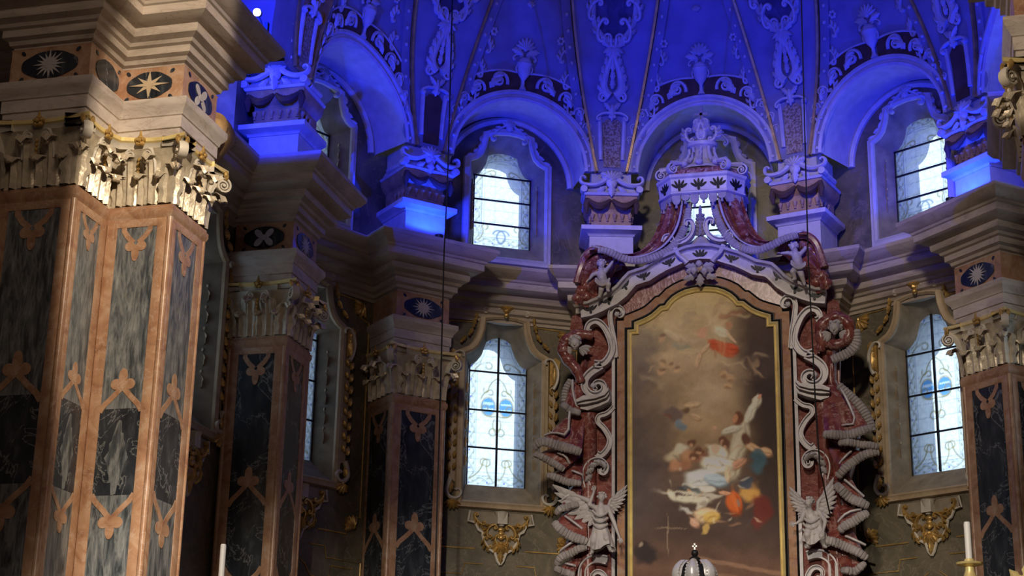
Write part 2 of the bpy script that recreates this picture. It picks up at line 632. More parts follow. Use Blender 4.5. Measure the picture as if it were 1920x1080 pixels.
nt.links.new(_tr.outputs[0], _mx.inputs[2])
nt.links.new(_mx.outputs[0], _mx2.inputs[1])
nt.links.new(_g.outputs[0], _mx2.inputs[2])
nt.links.new(_mx2.outputs[0], nt.nodes['Material Output'].inputs['Surface'])
M['glass'] = gm
gl, nt, _b = new_mat('lamp_lens')
_b.inputs['Emission Color'].default_value = (1.0, 0.95, 0.85, 1)
_b.inputs['Emission Strength'].default_value = 40
M['lens'] = gl


# ------------------------------------------------------------------ the setting
def struct(mb, name, mats, mw=None, label=None, ang=38):
    o = mb.build(name, mats, None, mw, ang)
    o['kind'] = 'structure'
    if label:
        o['label'] = label
    return o


def mirror(half):
    """half outline from the right foot up to the apex -> closed outline"""
    return half + [(-x, z) for x, z in reversed(half) if x > 1e-6]


LOW_PANE = mirror([(0.54, 7.60), (0.54, 9.76), (0.46, 9.80), (0.38, 9.87), (0.31, 9.98), (0.26, 10.12), (0.23, 10.22), (0.12, 10.29), (0, 10.31)])
LOW_HOLE = mirror([(0.70, 7.24), (0.70, 9.84), (0.58, 9.90), (0.48, 10.00), (0.41, 10.14), (0.36, 10.32), (0.34, 10.50), (0.2, 10.53), (0, 10.55)])
UP_PANE = mirror([(0.55, 12.06), (0.55, 13.42), (0.46, 13.47), (0.38, 13.55), (0.32, 13.68), (0.28, 13.84), (0.16, 13.89), (0, 13.91)])
UP_HOLE = mirror([(0.71, 11.72), (0.71, 13.52), (0.58, 13.58), (0.48, 13.68), (0.42, 13.84), (0.38, 14.04), (0.2, 14.10), (0, 14.12)])
REC, OUT = 0.38, 1.15


def splay(mb, front, pane, mi_in, mi_out):
    n = len(front)
    mb.cur = mi_in
    mb.add([(x, 0, z) for x, z in front] + [(x, REC, z) for x, z in pane], [(i, (i + 1) % n, n + (i + 1) % n, n + i) for i in range(n)])
    mb.cur = mi_out
    mb.add([(x, REC, z) for x, z in pane] + [(x, OUT, z) for x, z in pane], [(i, (i + 1) % n, n + (i + 1) % n, n + i) for i in range(n)])
    mb.cur = 0


def wall_bay(name, Mw, x0, x1, z0, z1, holes, label):
    mb = MB()
    fr = [(x0, z0), (x1, z0), (x1, z1), (x0, z1)]
    for y, hl in ((0.0, [h[0] for h in holes]), (OUT, [h[1] for h in holes])):
        loops = [fr] + hl
        tri = tessellate_polygon([[Vector((x, z, 0)) for x, z in l] for l in loops])
        mb.cur = 0 if y == 0 else 2
        mb.add([(x, y, z) for l in loops for x, z in l], [tuple(t) for t in tri])
    for h in holes:
        splay(mb, h[0], h[1], 1, 2)
    mb.cur = 0
    mb.add([(x, y, z) for x, z in fr for y in (0, OUT)], [(0, 1, 3, 2), (2, 3, 5, 4), (4, 5, 7, 6), (6, 7, 1, 0)])
    return struct(mb, name, [M['wall'], M['reveal'], M['ext']], Mw, label)


LO, UP = (LOW_HOLE, LOW_PANE), (UP_HOLE, UP_PANE)
AZ3, AZ4, AZW, AZS = 46.7, 15.3, 30.6, 62.5
RW = 7.1
BAYS = {'side_left': frame(-AZS, 7.0), 'left': frame(-AZW, RW), 'back': frame(0, RW), 'right': frame(AZW, RW), 'side_right': frame(AZS, 7.0)}
CHOIR_L = T(-6.4, 21.6, 0) @ RZ(90)
CHOIR_R = T(6.4, 21.6, 0) @ RZ(-90)
ZT = 15.3
wall_bay('wall_back_left', BAYS['left'], -2.15, 2.15, 0, ZT, [LO, UP], 'green marbled apse wall between the altar and the dark pilaster left of it')
wall_bay('wall_back', BAYS['back'], -2.15, 2.15, 0, ZT, [UP], 'apse wall behind the high altar')
wall_bay('wall_back_right', BAYS['right'], -2.15, 2.15, 0, ZT, [LO, UP], 'green marbled apse wall right of the altar')
wall_bay('wall_side_left', BAYS['side_left'], -2.3, 2.15, 0, ZT, [LO, UP], 'shadowed apse wall behind the second pier')
wall_bay('wall_side_right', BAYS['side_right'], -2.15, 2.3, 0, ZT, [LO, UP], 'apse wall at the right edge')
wall_bay('wall_left', CHOIR_L, -4.1, 2.0, 0, 19.7, [LO, UP], 'choir wall behind the big lit pier')
wall_bay('wall_right', CHOIR_R, -2.0, 4.1, 0, 19.7, [], 'right choir wall')

mb = MB()
mb.box((0, 9.5, -0.1), (18.6, 41, 0.2))
struct(mb, 'floor', M['floor'])
mb = MB()
mb.box((0, 22.8, 0.7), (12.6, 13.0, 1.4))
mb.box((0, 16.1, 0.45), (12.6, 0.5, 0.9))
mb.box((0, 15.7, 0.2), (12.6, 0.5, 0.42))
struct(mb, 'floor_choir', M['floor'])
mb = MB()
mb.box((-9.2, 3.7, 9.85), (0.4, 28, 19.7))
mb.box((9.2, 3.7, 9.85), (0.4, 28, 19.7))
mb.box((-7.9, 17.9, 9.85), (3.0, 0.5, 19.7))
mb.box((7.9, 17.9, 9.85), (3.0, 0.5, 19.7))
mb.box((0, -10.2, 9.85), (18.8, 0.4, 19.7))
struct(mb, 'wall_nave', M['plaster'])
mb = MB()
mb.box((0, 10.0, 19.9), (18.8, 42, 0.4))
struct(mb, 'ceiling', M['plaster'])

# ---- half dome over the apse: lunette panels, rib grounds, arch soffits
ZS = 13.2
DR = 6.3
TTOP = 60.0


def dome_r(az):
    a = abs(az)
    k = max(0.0, min(1.0, (a - 50) / 31.0))
    return DR - 0.55 * k * k * (3 - 2 * k)


def dome(az, t, d=0.0):
    """point on the dome: az, elevation t in degrees, d metres inside the surface"""
    rr = dome_r(az)
    q = on(az, (rr - d) * math.cos(R(t)))
    return (q.x, q.y, ZS + (DR - d) * math.sin(R(t)))


AR = 1.23
RIB_AZ = [-81.0, -AZ3, -AZ4, AZ4, AZ3, 81.0]
BAY_C = [((RIB_AZ[i] + RIB_AZ[i + 1]) / 2, (RIB_AZ[i + 1] - RIB_AZ[i]) / 2 - 4.4) for i in range(5)]


def bay_half(h0, t):
    return h0 + (1.0 - h0) * t / TTOP


def arch_pt(azc, h0, u):
    """foot line of a bay panel: the arch on the dome surface, u in -1..1 -> (az offset, t)"""
    ps = PI * (1 - (u + 1) / 2)
    z = AR * math.sin(ps) if abs(u) < 1 else 0.0
    t = math.degrees(math.asin(z / DR))
    return h0 * math.cos(ps), t


dome_names = ['side_left', 'left', 'back', 'right', 'side_right']
NV = 26
for i, (azc, h0) in enumerate(BAY_C):
    mb = MB()

    def fn(u, v, azc=azc, h0=h0):
        uu = 2 * u - 1
        d0, t0 = arch_pt(azc, h0, uu)
        t = t0 + (TTOP - t0) * v
        w = v
        dd = d0 * (1 - w) + uu * 1.0 * w
        return dome(azc + dd, t)
    mb.grid(fn, 40, NV)
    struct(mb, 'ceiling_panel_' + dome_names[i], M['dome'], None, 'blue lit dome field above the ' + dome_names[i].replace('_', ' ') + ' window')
    # deep arch soffit down to the window wall
    Fb = list(BAYS.values())[i]
    Fi = Fb.inverted()
    mb = MB()

    def sf(u, v, azc=azc, h0=h0):
        d0, t0 = arch_pt(azc, h0, 2 * u - 1)
        a = Fi @ Vector(dome(azc + d0, t0, -0.01))
        b = Vector((a.x * 1.035, 0.03, ZS + (a.z - ZS) * 1.035))
        return Fb @ (a * (1 - v) + b * v)
    mb.grid(sf, 40, 3)
    arch = [Vector(dome(azc + arch_pt(azc, h0, -1 + k / 18)[0], arch_pt(azc, h0, -1 + k / 18)[1], 0.0)) for k in range(36, -1, -1)]
    nrm = -(Fb.to_3x3() @ Vector((0, 1, 0)))
    mb.cur = 1
    prof = [(-0.015, -0.02), (-0.015, 0.06), (0.03, 0.085), (0.06, 0.05), (0.09, 0.05), (0.12, 0.10), (0.17, 0.10), (0.19, 0.04), (0.19, -0.04)]
    mb.sweep(arch, prof, up=nrm)
    inner = [Fb @ Vector((1.16 * math.cos(PI * (1 - k / 36)), 0.0, ZS + 1.16 * math.sin(PI * (1 - k / 36)))) for k in range(36, -1, -1)]
    mb.sweep(inner, [(-0.02, -0.05), (-0.02, 0.05), (0.04, 0.09), (0.10, 0.05), (0.12, -0.05)], up=nrm)
    struct(mb, 'trim_arch_' + dome_names[i], [M['stucco'], M['stucco']], None, 'moulded round arch around the ' + dome_names[i].replace('_', ' ') + ' upper window')

mb = MB()
for i, az in enumerate(RIB_AZ):
    hl = (BAY_C[i - 1] if i > 0 else None)
    hr = (BAY_C[i] if i < 5 else None)

    def rf(u, v):
        t = TTOP * v
        a = (hl[0] + bay_half(hl[1], t)) if hl else -84.0
        b = (hr[0] - bay_half(hr[1], t)) if hr else 84.0
        return dome(a + (b - a) * u, t)
    mb.grid(rf, 10, NV)
mb.grid(lambda u, v: dome(-84 + 168 * u, 59.9 + 30.1 * v), 60, 8)
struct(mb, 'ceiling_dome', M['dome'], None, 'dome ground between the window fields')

# transverse arch in front of the dome, and the choir vault
mb = MB()
path = [(5.66 * math.cos(PI * k / 48), 22.4, ZS - 0.1 + 6.2 * math.sin(PI * k / 48)) for k in range(49)]
mb.sweep(path, [(0.0, -0.6), (0.0, 0.6), (-0.9, 0.6), (-0.9, -0.6)], up=(0, 1, 0))
path = [(5.66 * math.cos(PI * k / 48), 22.4, ZS - 0.1 + 6.2 * math.sin(PI * k / 48)) for k in range(49)]
struct(mb, 'ceiling_arch', M['dome'], None, 'transverse arch at the mouth of the apse')
mb = MB()
mb.grid(lambda u, v: (6.45 * math.cos(PI * u), 17.4 + 4.4 * v, ZS - 0.2 + 6.4 * math.sin(PI * u)), 40, 3)
struct(mb, 'ceiling_choir', M['dome'], None, 'choir barrel vault')

# ---- entablature: one continuous moulding that breaks forward over every pier
P1 = [(-6.5, 17.35), (-6.5, 16.36), (-5.52, 16.36), (-5.52, 17.15), (-4.70, 17.15), (-4.70, 18.05), (-5.6, 18.05)]
P8 = [(4.98, 18.05), (4.98, 17.15), (5.80, 17.15), (5.80, 16.36), (6.78, 16.36), (6.78, 17.35)]
P2 = [(-6.3, 23.5), (-6.3, 22.55), (-5.42, 22.55), (-5.42, 23.45), (-6.1, 23.45)]
P7 = [(-x, y) for x, y in reversed(P2)]
LP = [(-0.48, 0.95), (-0.48, 0.0), (0.48, 0.0), (0.48, 0.95)]


def to_world(Mw, pts):
    return [((Mw @ Vector((x, y, 0))).x, (Mw @ Vector((x, y, 0))).y) for x, y in pts]


F3, F6 = frame(-AZ3, 6.3), frame(AZ3, 6.3)
F4, F5 = frame(-AZ4, 6.3), frame(AZ4, 6.3)
ent = []
ent += [(-9.0, 17.35), (-6.5, 17.35)] + P1[1:-1] + [(-6.4, 18.05)]
ent += [(-6.4, 22.55)] + P2[1:-1]
a = BAYS['side_left']
ent += [tuple((a @ Vector((-1.72, 0, 0)))[:2]), tuple((a @ Vector((1.45, 0, 0)))[:2])]
for Fp, nxt in ((F3, 'left'), (F4, 'back'), (F5, 'right'), (F6, 'side_right')):
    fy = 0.44 if Fp in (F4, F5) else 0.0
    w = to_world(Fp, [(-0.48, 0.66), (-0.48, fy), (0.48, fy), (0.48, 0.66)])
    if nxt == 'left':
        ent = ent + w
    else:
        prev = {'back': 'left', 'right': 'back', 'side_right': 'right'}[nxt]
        b = BAYS[prev]
        ent += [tuple((b @ Vector((-1.42, 0, 0)))[:2]), tuple((b @ Vector((1.42, 0, 0)))[:2])] + w
b = BAYS['side_right']
ent += [tuple((b @ Vector((-1.45, 0, 0)))[:2]), tuple((b @ Vector((1.72, 0, 0)))[:2])]
ent += P7[1:-1] + [(6.4, 22.55), (6.4, 18.05)] + P8 + [(9.0, 17.35)]
prof = [(-0.3, 10.48), (0.02, 10.48), (0.02, 10.53), (0.06, 10.55), (0.075, 10.60), (0.13, 10.63), (0.13, 10.72), (0.17, 10.74), (0.19, 10.78),
        (0.27, 10.82), (0.285, 10.86), (0.285, 10.92), (0.36, 10.945), (0.43, 10.98), (0.46, 11.00), (0.46, 11.11), (0.485, 11.125), (0.50, 11.16),
        (0.57, 11.20), (0.62, 11.26), (0.65, 11.30), (0.65, 11.36), (0.0, 11.38), (-0.9, 11.38)]
mb = MB()
mb.sweep([(x, y, 0) for x, y in ent], prof)
struct(mb, 'trim_cornice', M['stone'], None, 'stone cornice running round the apse and breaking forward over the piers', ang=30)

# ---- windows
def pane_mesh(kind):
    pane = LOW_PANE if kind == 'lower' else UP_PANE
    zb = pane[0][1]
    half = [(x, z) for x, z in pane if x >= -1e-6 and z > zb + 0.5]
    xs = np.array([p[0] for p in half][::-1])
    zs = np.array([p[1] for p in half][::-1])
    W = pane[0][0]
    nx, nz = 72, 170 if kind == 'lower' else 120
    X = np.linspace(-W, W, nx + 1)
    top = np.interp(np.abs(X), xs, zs)
    V = np.linspace(0, 1, nz + 1)
    XX = np.repeat(X[None, :], nz + 1, 0)
    ZZ = zb + (top[None, :] - zb) * V[:, None]
    H = half[-1][1] - zb
    rng = np.random.RandomState(4)
    sm = np.kron(rng.rand(nz // 6 + 2, nx // 6 + 2), np.ones((6, 6)))[:nz + 1, :nx + 1]
    c = np.ones((nz + 1, nx + 1, 3)) * np.array([0.86, 0.93, 0.98])
    c *= (0.90 + 0.1 * sm)[..., None]

    def blend(mask, col):
        m_ = np.clip(mask, 0, 1)[..., None]
        c[:] = c * (1 - m_) + np.array(col) * m_
    # roundels in rows
    pr = 0.18
    rx = (XX / pr) % 1 - 0.5
    rz = ((ZZ - zb) / pr) % 1 - 0.5
    rr = np.hypot(rx, rz)
    blend(np.exp(-((rr - 0.38) / 0.05) ** 2) * 0.35, (0.45, 0.58, 0.72))
    blend((rr < 0.13) * 0.35, (1, 1, 1))
    # border of leafy scrolls
    edge = np.minimum(W - np.abs(XX), np.minimum(ZZ - zb, top[None, :] - ZZ + 0.02))
    bw = 0.17
    per = XX * 1.0
    s = np.where(W - np.abs(XX) <= np.minimum(ZZ - zb, top[None, :] - ZZ), ZZ, XX)
    wave = 0.085 + 0.045 * np.sin(s * 17)
    blend(np.exp(-((edge - wave) / 0.012) ** 2) * 0.85, (0.30, 0.27, 0.10))
    wave2 = 0.085 - 0.05 * np.sin(s * 17 + 0.5 * np.sin(s * 34))
    blend(np.exp(-((edge - wave2) / 0.010) ** 2) * 0.6, (0.42, 0.40, 0.24))
    blend((edge < bw) * 0.30, (0.55, 0.66, 0.86))
    lf = np.sin(s * 34) * np.sin(edge * 60)
    blend((edge < bw) * (lf > 0.55) * 0.55, (0.36, 0.33, 0.16))
    dots = (np.abs((s * 3.1) % 1 - 0.5) < 0.05) & (np.abs(edge - 0.05) < 0.018)
    blend(dots * 0.8, (0.12, 0.15, 0.62))
    blend(np.exp(-((edge - bw) / 0.006) ** 2) * 0.6, (0.10, 0.13, 0.35))

    def curve(pts, w, col, k=0.9):
        d = np.full(XX.shape, 9.0)
        for (x0, z0), (x1, z1) in zip(pts[:-1], pts[1:]):
            dx, dz = x1 - x0, z1 - z0
            q = np.clip(((XX - x0) * dx + (ZZ - z0) * dz) / (dx * dx + dz * dz + 1e-9), 0, 1)
            d = np.minimum(d, np.hypot(XX - x0 - q * dx, ZZ - z0 - q * dz))
        blend(np.exp(-(d / w) ** 2) * k, col)
    olive = (0.30, 0.25, 0.08)
    if kind == 'lower':
        for sg in (-1, 1):
            cx, cz = sg * 0.165, 9.03
            e = np.hypot((XX - cx) / 0.125, (ZZ - cz) / 0.16)
            blend((e < 1) * 0.95, (0.10, 0.34, 0.72))
            stripes = (e < 0.85) & (np.abs(((ZZ - cz) * 9) % 1 - 0.5) < (0.22 if sg < 0 else 0.14))
            blend(stripes * 0.75, (0.72, 0.84, 0.95))
            blend(np.exp(-((e - 1.06) / 0.10) ** 2) * 0.85, (0.45, 0.36, 0.16))
            curve([(sg * x, z) for x, z in arc_path((0.03, 8.86), -20, [(0.38, 130, 0.4), (0.25, 240)], 0.03)], 0.012, olive)
            curve([(sg * x, z) for x, z in arc_path((0.05, 8.80), -60, [(0.35, -90), (0.3, -260)], 0.03)], 0.012, olive)
            curve([(sg * x, z) for x, z in arc_path((0.02, 9.55), -30, [(0.30, -50), (0.16, 200)], 0.03)], 0.012, olive)
            curve([(sg * x, z) for x, z in arc_path((0.30, 9.16), 100, [(0.26, 60), (0.18, 220)], 0.03)], 0.012, olive)
            curve([(sg * x, z) for x, z in arc_path((0.48, 7.72), 160, [(0.42, -60), (0.30, 260)], 0.03)], 0.013, olive)
            curve([(sg * x, z) for x, z in arc_path((0.06, 7.70), 40, [(0.36, 60), (0.30, -280)], 0.03)], 0.013, (0.38, 0.30, 0.10))
            curve([(sg * x, z) for x, z in arc_path((0.44, 9.66), 110, [(0.36, 70), (0.26, 250)], 0.03)], 0.012, olive)
        lines, pitch = [9.66, 8.95, 8.27], 0.235
    else:
        for sg in (-1, 1):
            curve([(sg * x, z) for x, z in arc_path((0.0, 12.12), 20, [(0.25, 100), (0.25, 120)], 0.03)], 0.016, (0.14, 0.20, 0.34))
            curve([(sg * x, z) for x, z in arc_path((0.44, 12.16), 150, [(0.30, -80), (0.25, 260)], 0.03)], 0.013, olive)
            curve([(sg * x, z) for x, z in arc_path((0.40, 13.38), 110, [(0.30, 60), (0.22, 250)], 0.03)], 0.013, olive)
        lines, pitch = [13.42, 12.95, 12.48], 0.235
    zz = ((ZZ - zb) / pitch) % 1
    blend((np.minimum(zz, 1 - zz) * pitch < 0.006) * 0.45, (0.2, 0.24, 0.34))
    xx = ((XX + W) / 0.216) % 1
    blend((np.minimum(xx, 1 - xx) * 0.216 < 0.005) * 0.22, (0.2, 0.24, 0.34))
    me = bpy.data.meshes.new('pane')
    n1 = nx + 1
    verts = [(float(XX[j, i]), 0.0, float(ZZ[j, i])) for j in range(nz + 1) for i in range(nx + 1)]
    faces = [(j * n1 + i, j * n1 + i + 1, (j + 1) * n1 + i + 1, (j + 1) * n1 + i) for j in range(nz) for i in range(nx)]
    me.from_pydata(verts, [], faces)
    at = me.color_attributes.new('col', 'FLOAT_COLOR', 'POINT')
    at.data.foreach_set('color', np.concatenate([c.reshape(-1, 3), np.ones((c.size // 3, 1))], 1).ravel().astype(np.float32))
    me.materials.append(M['glass'])
    bars = MB()
    for z in lines:
        w = np.interp(z, [9.75, 10.31], [W, 0.1]) if kind == 'lower' else np.interp(z, [13.42, 13.9], [W, 0.2])
        bars.box((0, -0.02, z), (2 * w, 0.03, 0.028))
    if kind == 'lower':
        bars.box((0, -0.02, (zb + 10.31) / 2), (0.034, 0.035, 10.31 - zb))
    for x in (-W + 0.012, W - 0.012):
        bars.box((x, -0.015, (zb + half[0][1] if False else zb + (9.76 if kind == 'lower' else 13.42) - zb) / 2 + zb / 2), (0.02, 0.03, (9.76 if kind == 'lower' else 13.42) - zb))
    fr = MB()
    hole = LOW_HOLE if kind == 'lower' else UP_HOLE
    fr.sweep([(x, 0, z) for x, z in hole], [(0.0, -0.04), (0.0, 0.05), (0.035, 0.09), (0.075, 0.06), (0.115, 0.06), (0.135, 0.02), (0.135, -0.04)], up=(0, -1, 0), closed=True)
    # painted reveal: raised ornament panels on the two jambs
    jm = MB()
    for sg in (-1, 1):
        st = len(jm.v)
        z0 = zb + 0.25
        zt = (9.5 if kind == 'lower' else 13.2)
        n = 5
        for k in range(n):
            z = z0 + (zt - z0) * (k + 0.5) / n
            leaflet(jm, (0, z - 0.14), 90, 0.22, 0.13, 0.02, 0, 0, 2)
            jm.ball((0, 0, z + 0.12), (0.03, 0.012, 0.03), 8, 5)
        slant = math.atan2(0.16, REC)
        Mx = T(sg * 0.62, REC / 2, 0) @ Matrix.Rotation(sg * (PI / 2 - slant) , 4, 'Z')
        jm.xform(Mx, st)
    return me, bars, fr, jm


PANE = {}
WN = [0]


def window(kind, Mw, label):
    WN[0] += 1
    e = empty('window_%d' % WN[0], Mw, label, None, None, 'structure')
    if kind not in PANE:
        me, bars, fr, jm = pane_mesh(kind)
        PANE[kind] = [me] + [b.build(n, m).data for b, n, m in ((bars, 'glazing_bar', M['iron']), (fr, 'frame', M['frame'] if kind == 'lower' else M['stucco']), (jm, 'jamb_ornament', M['frame']))]
        for o in [x for x in bpy.data.objects if x.data in PANE[kind][1:]]:
            bpy.data.objects.remove(o)
    for me, n, y in zip(PANE[kind], ('pane', 'glazing_bar', 'frame', 'jamb_ornament'), (REC, REC, 0, 0)):
        o = bpy.data.objects.new(n, me)
        COL.objects.link(o)
        o.parent = e
        o.matrix_basis = T(0, y, 0)
    return e


window('lower', BAYS['left'], 'tall leaded window with two blue shields between the left pilaster and the altar')
window('upper', BAYS['left'], 'bright upper window under the round arch left of the altar crown')
window('lower', BAYS['right'], 'tall leaded window with two blue shields right of the altar drapery')
window('upper', BAYS['right'], 'bright upper window under the round arch right of the altar crown')
window('upper', BAYS['back'], 'window behind the altar glimpsed between the marble curtains')
window('lower', BAYS['side_left'], 'narrow sliver of leaded window just behind the second pier')
window('upper', BAYS['side_left'], 'sliver of upper window above the second pier cornice')
window('lower', CHOIR_L, 'dim window hidden by the big lit pier, only its deep jamb showing')


# ------------------------------------------------------------------ marble piers
def seg_frame(p, q):
    """local frame of a vertical face from plan point p to q (outward = t x up); x runs p->q, centre at 0, -y outward"""
    p, q = Vector((*p, 0)), Vector((*q, 0))
    t = (q - p).normalized()
    n = Vector((t.y, -t.x, 0))
    m = Matrix((( t.x, -n.x, 0, (p.x + q.x) / 2), (t.y, -n.y, 0, (p.y + q.y) / 2), (0, 0, 1, 0), (0, 0, 0, 1)))
    return m, (q - p).length, t, n


def ellipse(cx, cz, rx, rz, n=18, rot=0.0):
    out = []
    for k in range(n):
        a = 2 * PI * k / n
        x, z = rx * math.cos(a), rz * math.sin(a)
        out.append((cx + x * math.cos(rot) - z * math.sin(rot), cz + x * math.sin(rot) + z * math.cos(rot)))
    return out


def band_outline(pts, w):
    L, Rr = [], []
    for i, p in enumerate(pts):
        a, b = pts[max(i - 1, 0)], pts[min(i + 1, len(pts) - 1)]
        d = math.hypot(b[0] - a[0], b[1] - a[1]) or 1
        nx, nz = -(b[1] - a[1]) / d, (b[0] - a[0]) / d
        L.append((p[0] + nx * w / 2, p[1] + nz * w / 2))
        Rr.append((p[0] - nx * w / 2, p[1] - nz * w / 2))
    return L + Rr[::-1]


def flower_plates(mb, zc, hw, sg, y, k=1.0):
    """inlaid trefoil with two arms reaching the borders; sg=+1 petals up"""
    for cx, cz, rx, rz, dy in ((0, 0.15, 0.062, 0.115, 0), (-0.10, 0.045, 0.078, 0.075, 0.0012), (0.10, 0.045, 0.078, 0.075, 0.0024), (0, 0.03, 0.04, 0.06, -0.002)):
        mb.plate(ellipse(cx * k, zc + sg * cz * k, rx * k, rz * k), y - 0.006 + dy, y + 0.004)
    for s in (-1, 1):
        pts = [(s * 0.02 * k, zc - sg * 0.01), (s * hw * 0.42, zc - sg * 0.13 * k), (s * hw * 0.80, zc - sg * 0.24 * k), (s * hw * 0.98, zc - sg * 0.33 * k)]
        mb.plate(band_outline(pts, 0.075 * k), y - 0.004 + s * 0.0006, y + 0.004)


def top_flower(mb, zt, hw, y, k=1.0):
    """ribbon hanging from the top border, crossing into a bud"""
    for s in (-1, 1):
        pts = [(s * hw * 0.62, zt), (s * hw * 0.62, zt - 0.07 * k), (s * hw * 0.42, zt - 0.16 * k), (s * 0.03, zt - 0.25 * k)]
        mb.plate(band_outline(pts, 0.075 * k), y - 0.004 + s * 0.0006, y + 0.004)
    for cx, cz, rx, rz, dy in ((-0.085, 0.30, 0.075, 0.07, 0), (0.085, 0.30, 0.075, 0.07, 0.0012), (0, 0.40, 0.055, 0.12, -0.002)):
        mb.plate(ellipse(cx * k, zt - cz * k, rx * k, rz * k), y - 0.006 + dy, y + 0.004)


def star_outline(n, r0, r1, cx=0, cz=0, sx=1.0):
    return [(cx + sx * (r0 if k % 2 == 0 else r1) * math.sin(PI * k / n), cz + (r0 if k % 2 == 0 else r1) * math.cos(PI * k / n)) for k in range(2 * n)]


def medallion(parent, Mf, L, kind, zc=10.27):
    w = min(0.36, L / 2 - 0.12)
    mb = MB()
    quat = []
    for k in range(40):
        a = 2 * PI * k / 40
        ca, sa = math.cos(a), math.sin(a)
        r = 0.97 + 0.06 * math.cos(4 * a)
        quat.append((w * r * math.copysign(abs(ca) ** 0.75, ca), zc + 0.17 * r * math.copysign(abs(sa) ** 0.75, sa)))
    mb.plate(quat, -0.012, 0.01)
    for sx in (-1, 1):
        for sz in (-1, 1):
            mb.plate(ellipse(sx * w * 1.0, zc + sz * 0.17, 0.035, 0.022, 10, sx * sz * 0.8), -0.010, 0.01)
    m = mb.build('medallion_panel', M['dark'], parent, Mf)
    mb = MB()
    y = -0.013
    if kind == 'star16':
        mb.plate(star_outline(16, 0.16, 0.075, 0, zc, 1.15), y - 0.006, y + 0.004)
        mb.plate(star_outline(8, 0.19, 0.05, 0, zc, 1.15), y - 0.009, y + 0.004)
        mt = M['grey']
    elif kind == 'star8':
        mb.plate([((x * 0.707 - (z - zc) * 0.707) * 1.5, zc + x * 0.707 + (z - zc) * 0.707) for x, z in star_outline(4, 0.15, 0.035, 0, zc)], y - 0.006, y + 0.004)
        mb.plate(star_outline(4, 0.18, 0.032, 0, zc, 1.5), y - 0.011, y + 0.004)
        mt = M['frame']
    elif kind == 'cross':
        for k in range(4):
            a = PI / 4 + PI / 2 * k
            mb.plate(ellipse(0.105 * math.cos(a) * 1.15, zc + 0.095 * math.sin(a), 0.085, 0.05, 14, a), y - 0.006 + 0.0008 * k, y + 0.004)
        mb.plate(ellipse(0, zc, 0.045, 0.045), y - 0.012, y + 0.004)
        mt = M['grey']
    else:
        mb.plate(ellipse(0, zc, 0.001, 0.001, 6), y, y + 0.004)
        mt = M['dark']
    if kind != 'plain':
        mb.build('star' if kind.startswith('star') else 'flower', mt, m)
    return m


def abacus_path(plan, off, bow):
    """plan pushed out by off at the corners and bowed in between them"""
    N = len(plan)
    P = [Vector((*p, 0)) for p in plan]
    corners = []
    for i in range(N):
        t0 = (P[i] - P[max(i - 1, 0)])
        t1 = (P[min(i + 1, N - 1)] - P[i])
        if i == 0:
            t0 = t1
        if i == N - 1:
            t1 = t0
        n0 = Vector((t0.y, -t0.x, 0)).normalized()
        n1 = Vector((t1.y, -t1.x, 0)).normalized()
        m = (n0 + n1)
        m = m / max(0.4, m.dot(n0))
        corners.append((P[i] + m * off, n0, n1, (t0.x * t1.y - t0.y * t1.x)))
    out = []
    for i in range(N - 1):
        a, b = corners[i], corners[i + 1]
        n = a[2]
        L = (b[0] - a[0]).length
        for k in range(9):
            f = k / 9
            d = bow * min(1, L / 0.9) * math.sin(PI * f)
            out.append(a[0] * (1 - f) + b[0] * f - n * d)
    out.append(corners[-1][0])
    return out, corners


